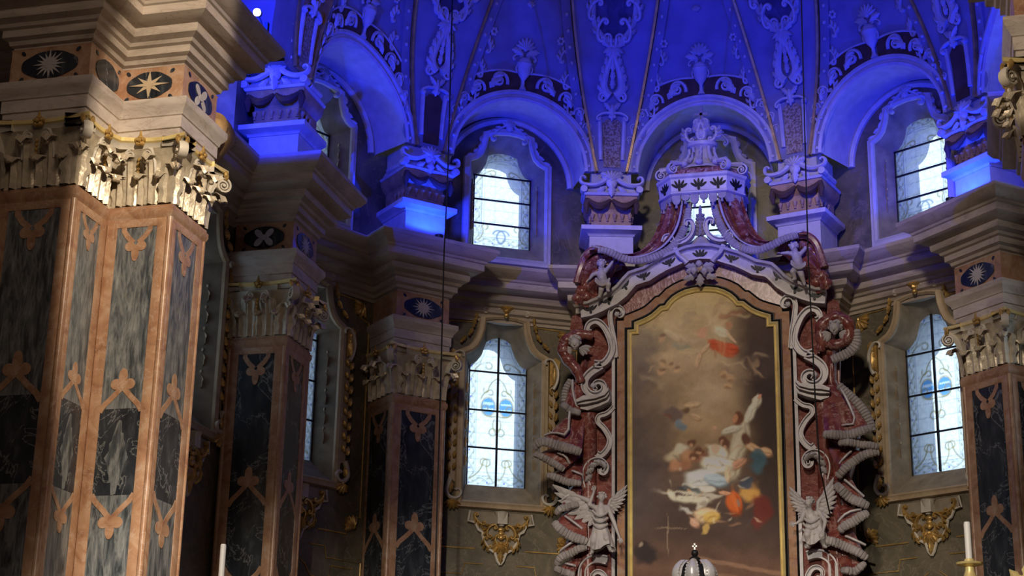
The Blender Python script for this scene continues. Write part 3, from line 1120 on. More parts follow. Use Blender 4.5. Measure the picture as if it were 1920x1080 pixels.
def build_capital(root, plan, z0, z1, fine=True):
    h = z1 - z0
    cap = MB()
    cap.sweep([(x, y, 0) for x, y in plan], [(-0.15, z0), (0.015, z0), (0.015, z0 + 0.03), (-0.005, z0 + 0.05), (0.0, z0 + h * 0.5), (0.05, z0 + h * 0.78), (0.09, z0 + h * 0.84), (-0.15, z0 + h * 0.84)])
    c = cap.build('capital', M['capital'], root)
    path, corners = abacus_path(plan, 0.19, 0.10)
    ab = MB()
    za = z0 + h * 0.84
    ab.cur = 0
    ab.sweep(path, [(-0.30, za), (-0.06, za), (-0.05, za + h * 0.035), (-0.02, za + h * 0.08), (-0.30, za + h * 0.08)])
    ab.cur = 1
    ab.sweep(path, [(-0.30, za + h * 0.08), (-0.02, za + h * 0.08), (0.0, za + h * 0.10), (0.0, z1 - 0.005), (-0.02, z1), (-0.30, z1)])
    ab.build('abacus', [M['cream'], M['gold']], c)
    N = len(plan)
    nleaf = 0
    for i in range(N - 1):
        Mf, L, t, n = seg_frame(plan[i], plan[i + 1])
        if L < 0.4:
            continue
        o = Vector((Mf[0][3], Mf[1][3], 0))
        k = max(2, int(round(L / 0.31)))
        for row, (cnt, H, zz, push, cu) in enumerate(((k, h * 0.44, z0 + 0.02, 0.0, 0.20), (k - 1, h * 0.70, z0 + 0.02, 0.012, 0.18))):
            for j in range(cnt):
                x = (j - (cnt - 1) / 2) * L / k
                lf = MB()
                base = o + t * x + n * push
                base.z = zz
                acanthus(lf, base, t, n, L / k * (1.02 if row == 0 else 0.86), H, cu, 0.06 if row == 0 else 0.10)
                q = base + n * (0.16 if row == 0 else 0.19) + Vector((0, 0, H * 0.80))
                lf.ball(q, (0.035, 0.035, 0.028), 7, 5)
                lf.build('acanthus_leaf', M['capital'], c)
                nleaf += 1
        # tall leaves that hug the corners
        for end, sgn in ((0, -1), (1, 1)):
            idx = i + end
            cr = corners[idx][3]
            if 0 < idx < N - 1 and cr <= 0:
                continue
            lf = MB()
            base = o + t * (sgn * (L / 2 - 0.03))
            base.z = z0 + 0.02
            d = (n + t * sgn * 0.75).normalized()
            if 0 < idx < N - 1 and end == 1:
                acanthus(lf, base, Vector((d.y, -d.x, 0)) * -1, d, L / k * 1.0, h * 0.56, 0.2, 0.10)
                lf.ball(base + d * 0.2 + Vector((0, 0, h * 0.46)), (0.04, 0.04, 0.03), 7, 5)
                lf.build('acanthus_leaf', M['capital'], c)
        # volutes: a small pair in the middle of each face, a large one at each outer corner
        ctr = o + n * 0.13
        zv = z0 + h * 0.73
        for s in (-1, 1):
            vb = MB()
            volute(vb, ctr + t * (s * 0.115) + Vector((0, 0, zv)), t * -s, 0.072, 0.05, 1, 2.0, 100)
            st = [ctr - n * 0.07 + t * (s * 0.20) + Vector((0, 0, z0 + h * 0.42)), ctr - n * 0.04 + t * (s * 0.20) + Vector((0, 0, z0 + h * 0.6)), ctr + t * (s * 0.15) + Vector((0, 0, zv + 0.072))]
            vb.tube(st, [0.02, 0.025, 0.02], 6)
            vb.build('volute', M['cream'], c)
        ro = MB()
        ztop = za + h * 0.10
        cc = o + n * 0.135
        for q in range(5):
            a = 2 * PI * q / 5 + 0.3
            ro.ball(cc + t * (0.045 * math.cos(a)) + Vector((0, 0, ztop + 0.045 * math.sin(a))), (0.034, 0.034, 0.03), 7, 5)
        ro.ball(cc + n * 0.03 + Vector((0, 0, ztop)), 0.028, 7, 5)
        ro.tube([cc + Vector((0, 0, ztop + 0.03)), cc + Vector((0, 0, ztop + 0.13))], [0.03, 0.008], 7)
        ro.build('rosette', M['gilt'], c)
        hu = MB()
        for q in range(4):
            hu.ball(o + n * 0.12 + Vector((0, 0, z0 + h * 0.66 - q * 0.055)), (0.022, 0.022, 0.028), 7, 5)
        hu.build('bead_drop', M['gilt'], c)
    for i in range(N):
        p, n0, n1, cr = corners[i]
        if 0 < i < N - 1 and cr <= 0:
            continue
        d = (n0 + n1).normalized() if 0 < i < N - 1 else (n1 if i == 0 else n0)
        if not (0 < i < N - 1):
            tt = (Vector((*plan[1], 0)) - Vector((*plan[0], 0))) if i == 0 else (Vector((*plan[-2], 0)) - Vector((*plan[-1], 0)))
            d = (d - tt.normalized() * 0.3).normalized()
        vb = MB()
        base = Vector((*plan[i], 0))
        cen = base + d * 0.20 + Vector((0, 0, z0 + h * 0.73))
        volute(vb, cen, d * -1, 0.105, 0.13, 1, 2.3, 90)
        pts = [base + d * 0.02 + Vector((0, 0, z0 + h * 0.50)), base + d * 0.05 + Vector((0, 0, z0 + h * 0.66)), base + d * 0.11 + Vector((0, 0, z0 + h * 0.79)), cen + Vector((0, 0, 0.105))]
        vb.tube(pts, [0.03, 0.035, 0.04, 0.03], 6, flat=0.05, normal=d)
        vb.build('volute', M['cream'], c)
        sc = MB()
        nn = Vector((-d.y, d.x, 0))
        for s in (-1, 1):
            for q in (0.0, 0.5):
                f = cen + nn * (s * (0.05 + q * 0.02)) + d * (0.03 - q * 0.03) + Vector((0, 0, 0.12 + q * 0.05))
                sc.ball(f, (0.03, 0.03, 0.05), 7, 5)
        sc.build('volute_leaf', M['gilt'], c)
    return c


FLOW = [(6.50, 1), (4.98, -1), (3.55, 1)]


def build_pier(name, M0, plan_w, label, stars, group=None, faces=None, lozenge=None, paneltop='dark'):
    Mi = M0.inverted()
    plan = [((Mi @ Vector((x, y, 0))).x, (Mi @ Vector((x, y, 0))).y) for x, y in plan_w]
    z00 = M0.translation.z
    root = empty(name, M0, label, 'pier', group)
    D = T(0, 0, -z00)

    def put(mb, nm, mt, parent=root, mw=None):
        o = mb.build(nm, mt, parent, None)
        o.matrix_basis = (mw or Matrix())
        return o
    zoff = -z00
    pl3 = [(x, y, zoff) for x, y in plan]
    # core
    core = MB()
    b = len(plan)
    core.add([(x, y, zoff + z) for z in (1.4, 8.64) for x, y in plan], [(i, i + 1, b + i + 1, b + i) for i in range(b - 1)] + [(b - 1, 0, b, 2 * b - 1), tuple(range(b)), tuple(range(2 * b - 1, b - 1, -1))])
    put(core, 'shaft', M['pink'])
    pb = MB()
    pb.sweep(pl3, [(-0.2, 1.4), (0.14, 1.4), (0.14, 1.85), (0.10, 1.9), (0.10, 1.98), (0.05, 2.06), (0.03, 2.12), (-0.2, 2.12)])
    put(pb, 'plinth', M['impost'])
    ast = MB()
    ast.sweep(pl3, [(-0.1, 8.50), (0.012, 8.50), (0.02, 8.54), (0.035, 8.57), (0.05, 8.60), (0.05, 8.66), (0.03, 8.68), (0.03, 8.705), (-0.1, 8.705)])
    put(ast, 'astragal', M['pink'])
    for i in range(len(plan) - 1):
        Mf, L, t, n = seg_frame(plan[i], plan[i + 1])
        if L < 0.4 or (faces and i not in faces):
            continue
        Mf = T(0, 0, zoff) @ Mf
        hw = L / 2 - 0.145
        fr = MB()
        rect = [(hw, -0.0, 2.25), (hw, 0, 8.46), (-hw, 0, 8.46), (-hw, 0, 2.25)]
        fr.sweep(rect, [(-0.01, -0.02), (-0.01, 0.012), (0.02, 0.022), (0.115, 0.022), (0.13, 0.012), (0.13, -0.02)], up=(0, -1, 0), closed=True)
        f = put(fr, 'border', M['pink'], root, Mf)
        zs = [2.25, 3.3, 5.25, 6.25, 8.46]
        for a in range(4):
            pm = MB()
            pm.plate([(hw, zs[a]), (hw, zs[a + 1]), (-hw, zs[a + 1]), (-hw, zs[a])], -0.004, 0.01)
            put(pm, 'inlay_panel', M[paneltop] if a in (1, 3) else M['dark'], root, Mf)
        k = min(1.0, hw / 0.31) * 1.0
        fl = MB()
        top_flower(fl, 8.47, hw, -0.006, k)
        put(fl, 'inlay_flower', M['pink'], root, Mf)
        for zc, sg in FLOW:
            fl = MB()
            flower_plates(fl, zc, hw, sg, -0.006, k)
            put(fl, 'inlay_flower', M['pink'], root, Mf)
        if lozenge and i in lozenge:
            lz = MB()
            out = []
            for q in range(28):
                a = 2 * PI * q / 28
                r = 1 - 0.10 * (q % 2) + 0.05 * math.sin(q * 2.3)
                ca, sa = math.cos(a), math.sin(a)
                m_ = abs(ca) + abs(sa)
                out.append((0.145 * r * ca / m_, 5.68 + 0.50 * r * sa / m_))
            lz.plate(out, -0.0065, 0.0)
            put(lz, 'inlay_lozenge', M['dark2'], root, Mf)
    for i in range(len(plan)):
        if 0 < i < len(plan) - 1:
            p0, p1, p2 = plan[i - 1], plan[i], plan[i + 1]
            cr = (p1[0] - p0[0]) * (p2[1] - p1[1]) - (p1[1] - p0[1]) * (p2[0] - p1[0])
            if cr > 0:
                bd = MB()
                bd.tube([(p1[0], p1[1], zoff + 2.1), (p1[0], p1[1], zoff + 8.55)], 0.038, 10)
                put(bd, 'corner_bead', M['pink'])
    build_capital(root, plan, zoff + 8.70, zoff + 9.55)
    im = MB()
    im.sweep(pl3, [(-0.2, 9.53), (0.05, 9.53), (0.05, 9.66), (0.07, 9.67), (0.07, 9.82), (0.085, 9.83), (0.095, 9.87), (0.14, 9.93), (0.155, 9.96), (0.155, 10.03), (0.04, 10.045), (-0.2, 10.045)])
    put(im, 'architrave_block', M['impost'])
    fb = MB()
    fb.sweep(pl3, [(-0.2, 10.04), (0.035, 10.04), (0.035, 10.06), (0.03, 10.07), (0.03, 10.48), (0.04, 10.50), (-0.2, 10.50)])
    fo = put(fb, 'frieze_block', M['pink'])
    for i in range(len(plan) - 1):
        Mf, L, t, n = seg_frame(plan[i], plan[i + 1])
        if L < 0.4 or i not in stars:
            continue
        Mf = T(0, 0, zoff) @ Mf @ T(0, -0.03, 0)
        medallion(fo, Mf, L, stars[i])
    return root


build_pier('marble_pier', T(-5.6, 16.8, 1.4), P1, 'huge spotlit marble pier with gilded capital filling the left side',
           {1: 'star16', 2: 'plain', 3: 'star8', 4: 'cross'}, faces=(0, 1, 2, 3, 4), lozenge=(2, 3), paneltop='dark2')
build_pier('marble_pier', T(-5.9, 23.0, 1.4), P2, 'dark marble pier just right of the big lit pier, under the jutting cornice',
           {1: 'cross', 2: 'star16'}, faces=(1, 2))
pier3 = build_pier('marble_pier', F3 @ T(0, 0, 1.4), to_world(F3, LP), 'shadowed marble pilaster left of the left shield window, star on its frieze', {1: 'star16'}, faces=(0, 1, 2))
copy_tree(pier3, F6 @ T(0, 0, 1.4), 'dark marble pilaster at the right edge beside the right shield window')
build_pier('marble_pier', T(5.9, 16.8, 1.4), P8, 'bright gilded pier corner cut off by the top right edge of the photo', {1: 'cross', 2: 'star8'}, faces=(0, 1, 2))


# ------------------------------------------------------------------ upper storey: pilasters, ribs, crests
def root_at(name, p, label, cat, group=None, rz=0.0):
    return empty(name, T(*p) @ RZ(rz), label, cat, group)


def kid(mb, name, mat, root, ang=38, world=False):
    """child whose mesh coordinates are in the frame F (root frame without its own z) or in the world"""
    o = mb.build(name, mat, root, None, ang)
    o.matrix_basis = root.matrix_basis.inverted() if world else T(0, 0, -root.matrix_basis.translation.z)
    return o


def upper_pilaster(Mf, label, hw=0.42, depth=0.85, ztop=13.3):
    root = empty('stucco_pilaster', Mf @ T(0, 0, 11.38), label, 'pilaster', 'stucco pilasters on the cornice')
    pl = [(-hw + 0.03, depth, 0), (-hw + 0.03, 0, 0), (hw - 0.03, 0, 0), (hw - 0.03, depth, 0)]
    mb = MB()
    mb.sweep(pl, [(-0.4, 11.38), (0.03, 11.38), (0.03, 11.46), (0.0, 11.48), (0.0, 11.98), (0.02, 11.985), (0.03, 12.01), (0.06, 12.03), (0.12, 12.055), (0.15, 12.07), (0.15, 12.15), (-0.4, 12.16)])
    kid(mb, 'pedestal', M['stucco'], root)
    mb = MB()
    s = [(-hw * 0.82, depth, 0), (-hw * 0.82, 0.05, 0), (hw * 0.82, 0.05, 0), (hw * 0.82, depth, 0)]
    mb.sweep(s, [(-0.3, 12.15), (0.05, 12.15), (0.05, 12.19), (0.01, 12.21), (0.01, 12.52), (0.04, 12.55), (0.09, 12.60), (0.12, 12.68), (0.12, 12.74), (-0.3, 12.76)])
    sh = kid(mb, 'shaft', M['ochre'], root)
    spots = [(-hw * 0.8 + hw * 1.6 * k / 5, 0.02) for k in range(6)] + [(sx * (hw * 0.82 + 0.03), 0.15 + k * 0.15) for sx in (-1, 1) for k in range(3)]
    for x, yy in spots:
        mb = MB()
        mb.lathe([(0.0, 0.0), (0.045, -0.01), (0.035, -0.05), (0.02, -0.09), (0.012, -0.10), (0.024, -0.115), (0.02, -0.135), (0.0, -0.14)], (x, yy, 12.42), 8)
        kid(mb, 'tassel', M['ochre'], root)
    mb = MB()
    for sx in (-1, 1):
        pts = []
        for k in range(13):
            f = k / 12
            pts.append((sx * (0.02 + 0.40 * f), -0.06 - 0.05 * math.sin(PI * f), 12.66 - 0.14 * math.sin(PI * f)))
        mb.tube(pts, [0.03 + 0.035 * math.sin(PI * k / 12) * (1 + 0.25 * (k % 2)) for k in range(13)], 7)
        mb.tube([(sx * 0.43, -0.05, 12.68), (sx * 0.45, -0.06, 12.55), (sx * 0.44, -0.05, 12.40)], [0.05, 0.065, 0.02], 7)
    kid(mb, 'garland', M['brown'], root)
    # broken scroll pediment on top
    mb = MB()
    mb.sweep([(-hw * 0.9, depth, 0), (-hw * 0.9, 0.0, 0), (hw * 0.9, 0.0, 0), (hw * 0.9, depth, 0)], [(-0.3, 12.74), (0.10, 12.74), (0.12, 12.78), (0.06, 12.83), (0.02, 12.92), (-0.02, 12.98), (-0.02, ztop), (-0.3, ztop)])
    kid(mb, 'capital', M['stucco'], root)
    mb = MB()
    for sx in (-1, 1):
        p = arc_path((0.10, 13.06), -50, [(0.24, 35), (0.20, 30), (0.26, 250, 0.4)], 0.02)
        p = [(sx * x, z) for x, z in p]
        mb.tube([(x, -0.10, z) for x, z in p], [0.055 - 0.03 * i / len(p) for i in range(len(p))], 7, flat=0.06, normal=(0, 1, 0))
        mb.tube([(sx * 0.50, 0.0, 12.84), (sx * 0.50, -0.16, 12.84)], 0.065, 9)
        mb.tube([(sx * (hw + 0.05), 0.1, 12.84), (sx * (hw + 0.05), 0.55, 12.86)], 0.06, 8)
    mb.ball((0, -0.10, 12.98), (0.10, 0.07, 0.12), 10, 7)
    shell_fan(mb, (0, 13.02), 0.20, 0.05, -0.12, 10, 170, 7)
    leaflet(mb, (0, 12.94), -90, 0.24, 0.14, 0.05, -0.12)
    for sx in (-1, 1):
        leaflet(mb, (sx * 0.06, 13.10), 90 - sx * 50, 0.16, 0.10, 0.04, -0.10, sx * -40)
        leaflet(mb, (sx * 0.12, 12.90), 270 + sx * 40, 0.18, 0.10, 0.04, -0.10, sx * 40)
    kid(mb, 'scroll_cartouche', M['stucco'], root)
    return root


up3 = upper_pilaster(F3, 'stucco pilaster with glowing blue pedestal left of the left upper window')
copy_tree(up3, F4 @ T(0, 0, 11.38), 'ochre and white stucco pilaster just left of the altar crown')
copy_tree(up3, F5 @ T(0, 0, 11.38), 'ochre and white stucco pilaster just right of the altar crown')
copy_tree(up3, F6 @ T(0, 0, 11.38), 'stucco pilaster with glowing blue pedestal right of the right upper window')
upper_pilaster(T(-5.86, 22.62, 0), 'blue flooded stucco pilaster standing on the second pier cornice', 0.44, 0.8, 13.0)


def dome_warp(azc):
    def w(p):
        x, y, z = p
        sn = max(-0.2, min(0.999, (z - ZS) / DR))
        t = math.degrees(math.asin(sn))
        az = azc + math.degrees(math.asin(max(-1, min(1, x / (DR * math.cos(R(t)))))))
        q = dome(az, t, -y)
        return q
    return w


def zt(t):
    return ZS + DR * math.sin(R(t))


def rib_half(t):
    return (2.5 + 6.1 * t / 31.0)


def vault_rib(az, label, ground, panel='lace'):
    base = dome(az, 2)
    root = root_at('vault_rib', base, label, 'rib', 'stucco vault ribs', 0)
    W = dome_warp(az)

    def hw(z):
        t = math.degrees(math.asin((z - ZS) / DR))
        return DR * math.cos(R(t)) * math.sin(R(rib_half(t)))
    zmax = zt(46)

    def strip(x0f, x1f, d0, d1, za=13.12, zb=zmax, n=30):
        """solid strip between x0f(z), x1f(z), from depth -0.02 to front depth d"""
        mb = MB(W)
        m_ = 9
        vs_, fs_ = [], []
        for j in range(n + 1):
            z = max(za + (zb - za) * j / n, 13.2)
            a_, b_ = x0f(z), x1f(z)
            row = [(a_, 0.03, z)] + [(a_ + (b_ - a_) * k / m_, -d0, z) for k in range(m_ + 1)] + [(b_, 0.03, z)]
            vs_ += row
        K = m_ + 3
        for j in range(n):
            for k in range(K):
                l = (k + 1) % K
                fs_.append((j * K + k, j * K + l, (j + 1) * K + l, (j + 1) * K + k))
        fs_ += [tuple(range(K)), tuple(n * K + k for k in range(K - 1, -1, -1))]
        mb.add(vs_, fs_)
        return mb
    kid(strip(lambda z: -hw(z), hw, 0.07, 0.07), 'rib_ground', ground, root, world=True)
    for s in (-1, 1):
        kid(strip(lambda z: s * hw(z) - 0.022, lambda z: s * hw(z) + 0.022, 0.115, 0.115), 'gold_edge', M['gilt'], root, world=True)
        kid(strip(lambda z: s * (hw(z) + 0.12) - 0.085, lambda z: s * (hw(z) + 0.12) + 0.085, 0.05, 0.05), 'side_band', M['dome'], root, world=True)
        for k in range(12):
            z = 13.3 + k * 0.27
            mb = MB(W)
            mb.ball((s * (hw(z) + 0.12), -0.06, z), (0.035, 0.035, 0.035), 6, 4)
            kid(mb, 'stud', M['stucco'], root, world=True)
    # lace panel between two white bars
    mb = MB(W)
    mb.plate([(-0.15, 13.28), (0.15, 13.28), (0.16, 13.9), (0.17, 14.12), (0.1, 14.2), (-0.1, 14.2), (-0.17, 14.12), (-0.16, 13.9)], -0.085, 0.0)
    kid(mb, 'lace_panel', M[panel], root, world=True)
    for s in (-1, 1):
        mb = MB(W)
        n = 10
        mb.tube([(s * (0.20 + 0.03 * k / n), -0.08, 13.42 + 0.82 * k / n) for k in range(n + 1)], 0.042, 7, flat=0.05, normal=(0, 1, 0))
        kid(mb, 'white_bar', M['stucco'], root, world=True)
    mb = MB(W)
    y = -0.12
    for s in (-1, 1):
        cscroll(mb, (s * 0.03, 14.30), 90 - s * 70, 0.26, -s * 60, 0.06, 0.05, y)
        leaflet(mb, (s * 0.02, 14.34), 90 - s * 25, 0.22, 0.10, 0.05, y, -s * 30)
    leaflet(mb, (0, 14.46), -90, 0.30, 0.14, 0.06, y)
    kid(mb, 'clasp', M['stucco'], root, world=True)
    for s in (-1, 1):
        mb = MB(W)
        p = arc_path((s * 0.05, 14.62), 90 - s * 62, [(0.30, s * 70, 0.0), (0.45, s * 18), (0.36, -s * 25)], 0.03)
        mb.tube([(x, y, z) for x, z in p], [0.085 - 0.055 * i / len(p) for i in range(len(p))], 7, flat=0.06, normal=(0, 1, 0))
        for k in range(5):
            i = 4 + k * 5
            if i < len(p) - 1:
                hd = math.degrees(math.atan2(p[i + 1][1] - p[i][1], p[i + 1][0] - p[i][0]))
                leaflet(mb, p[i], hd - s * 48, 0.20, 0.10, 0.05, y, s * 50)
        c = spiral((p[-1][0] - s * 0.07, p[-1][1]), 0.08, 0.02, 0 if s > 0 else 180, s * 1.2)
        mb.tube([(x, y, z) for x, z in c], 0.022, 6)
        c = spiral((s * 0.17, 14.60), 0.10, 0.02, 90, -s * 1.4)
        mb.tube([(x, y, z) for x, z in c], 0.028, 6)
        kid(mb, 'acanthus_scroll', M['stucco'], root, world=True)
    mb = MB(W)
    for k in range(5):
        leaflet(mb, (0, 14.75 + 0.15 * k), 90, 0.2, 0.10, 0.05, y)
    kid(mb, 'leaf_stem', M['stucco'], root, world=True)
    # oval medallion
    zc = 16.15
    mb = MB(W)
    mb.plate(ellipse(0, zc, 0.36, 0.52, 32), -0.085, 0.0)
    kid(mb, 'painted_oval', M['medal'], root, world=True)
    mb = MB(W)
    el = ellipse(0, zc, 0.40, 0.56, 40)
    mb.sweep([(x, 0, z) for x, z in el], [(-0.05, 0.05), (-0.05, 0.10), (0.0, 0.15), (0.05, 0.10), (0.05, 0.05)], up=(0, -1, 0), closed=True)
    kid(mb, 'oval_frame', M['stucco'], root, world=True)
    for s in (-1, 1):
        mb = MB(W)
        for (zz, hd, L) in ((15.62, 60, 0.36), (16.0, 80, 0.34), (16.5, 120, 0.3)):
            w = (0.45 if zz < 16.4 else 0.40)
            cscroll(mb, (s * w * (0.62 if zz < 15.8 else 1.05), zz), hd if s > 0 else 180 - hd, L, s * 75, 0.075, 0.06, y, leaf=0.14)
        kid(mb, 'frame_scroll', M['stucco'], root, world=True)
    mb = MB(W)
    shell_fan(mb, (0, 15.50), 0.22, 0.06, y, 200, 340, 7)
    for s in (-1, 1):
        leaflet(mb, (s * 0.05, 15.5), 90 - s * 70, 0.3, 0.12, 0.05, y, s * 60)
    kid(mb, 'shell', M['stucco'], root, world=True)
    return root


vault_rib(-AZ4, 'lilac vault rib with painted oval rising left of the altar crown', M['dome'])
vault_rib(AZ4, 'lilac vault rib with painted oval rising right of the altar crown', M['dome'])
vault_rib(-AZ3, 'blue lit vault rib above the left glowing pedestal', M['dome'], 'brown')
vault_rib(AZ3, 'blue lit vault rib above the right glowing pedestal', M['dome'], 'brown')
vault_rib(-81.0, 'dark vault rib leaning in from the upper left arch', M['ochre'])


def arch_crest(azc, label):
    W = dome_warp(azc)
    root = root_at('arch_crest', dome(azc, math.degrees(math.asin(1.5 / DR))), label, 'stucco ornament', 'urn crests above the arches')

    def pol(rr, a):
        return (rr * math.cos(R(a)), ZS + rr * math.sin(R(a)))
    mb = MB(W)
    for s in (-1, 1):
        vs_, n = [], 18

        def fn(u, v):
            a = 14 + 74 * v
            th = 0.04 + 0.36 * math.sin(PI * min(1, 0.1 + v * 0.62)) ** 0.9
            rr = 1.40 + th * u
            x, z = pol(rr, a)
            return (s * x, -0.035 + 0.02 * abs(u - 0.5), z)
        mb.grid(fn, 4, n)
    kid(mb, 'scroll_ground', M['brown'], root, world=True)
    for s in (-1, 1):
        mb = MB(W)
        y = -0.05
        for k, (a, rr, sz) in enumerate(((74, 1.60, 0.17), (58, 1.59, 0.14), (45, 1.56, 0.115), (34, 1.52, 0.09), (25, 1.48, 0.07))):
            x, z = pol(rr, a)
            pts = spiral((s * x, z), sz, sz * 0.2, (200 if s > 0 else -20), -s * 1.35)
            mb.tube([(px, y, pz) for px, pz in pts], [sz * 0.20 * (1 - 0.4 * i / len(pts)) for i in range(len(pts))], 6, flat=0.04, normal=(0, 1, 0))
            leaflet(mb, (s * x, z), (a - 90) if s > 0 else 270 - a, sz * 1.5, sz * 0.8, 0.05, y, -s * 60)
            leaflet(mb, (s * (x - sz * 0.4), z + sz * 0.5), (a - 60) if s > 0 else 240 - a, sz * 1.3, sz * 0.7, 0.05, y, -s * 80)
            mb.ball((s * x, y - 0.02, z), sz * 0.2, 7, 5)
        edge = [pol(1.44 + 0.36 * math.sin(PI * min(1, 0.1 + v / 16 * 0.62)), 14 + 74 * v / 16) for v in range(17)]
        mb.tube([(s * x, -0.03, z) for x, z in edge], 0.02, 6)
        kid(mb, 'scroll_frieze', M['stucco'], root, world=True)
    mb = MB(W)
    zb = ZS + 1.42
    mb.lathe([(0.0, 0.0), (0.07, 0.0), (0.035, 0.07), (0.03, 0.16), (0.05, 0.19), (0.10, 0.26), (0.125, 0.34), (0.13, 0.42), (0.145, 0.44), (0.145, 0.475), (0.12, 0.49), (0.11, 0.53), (0.06, 0.57), (0.0, 0.58)], (0, -0.07, zb), 16)
    for s in (-1, 1):
        p = arc_path((s * 0.12, zb + 0.30), 90 - s * 60, [(0.22, s * 150)], 0.02)
        mb.tube([(x, -0.07, z) for x, z in p], 0.018, 6)
    kid(mb, 'urn', M['stucco'], root, world=True)
    mb = MB(W)
    for s in (-1, 1):
        leaflet(mb, (s * 0.03, zb + 0.60), 90 - s * 45, 0.26, 0.12, 0.04, -0.03, -s * 50)
        cscroll(mb, (s * 0.06, zb + 0.62), 90 - s * 60, 0.18, -s * 90, 0.04, 0.03, -0.02)
    shell_fan(mb, (0, zb + 0.72), 0.20, 0.05, -0.02, 5, 175, 7)
    kid(mb, 'shell_spray', M['stucco'], root, world=True)
    # climbing scrolls beside the ribs
    for s in (-1, 1):
        mb = MB(W)
        zz = [14.30, 14.75, 15.2]
        for k, z in enumerate(zz):
            t = math.degrees(math.asin((z - ZS) / DR))
            x = DR * math.cos(R(t)) * math.sin(R(15.5 - rib_half(t))) - 0.30
            cscroll(mb, (s * x, z), 90 + s * 20, 0.30 - 0.05 * k, s * -60, 0.055, 0.045, -0.01, leaf=0.13)
        z = 15.55
        t = math.degrees(math.asin((z - ZS) / DR))
        x = DR * math.cos(R(t)) * math.sin(R(15.5 - rib_half(t))) - 0.25
        for q in range(6):
            a = 2 * PI * q / 6
            mb.ball((s * x + 0.05 * math.cos(a), -0.03, z + 0.05 * math.sin(a)), 0.03, 6, 4)
        kid(mb, 'climbing_scroll', M['stucco'], root, world=True)
    # small hook and moulding line high on the field
    mb = MB(W)
    shell_fan(mb, (0, 16.05), 0.10, 0.05, -0.02, 20, 160, 5)
    kid(mb, 'small_shell', M['stucco'], root, world=True)
    return root


for i, lab in enumerate(('dark scrolls and urn above the deep arch at the upper left', 'stucco urn and scrolls above the arch of the left upper window',
                         'stucco urn and scrolls above the arch that holds the altar crown', 'stucco urn and scrolls above the arch of the right upper window')):
    arch_crest(BAY_C[i][0], lab)


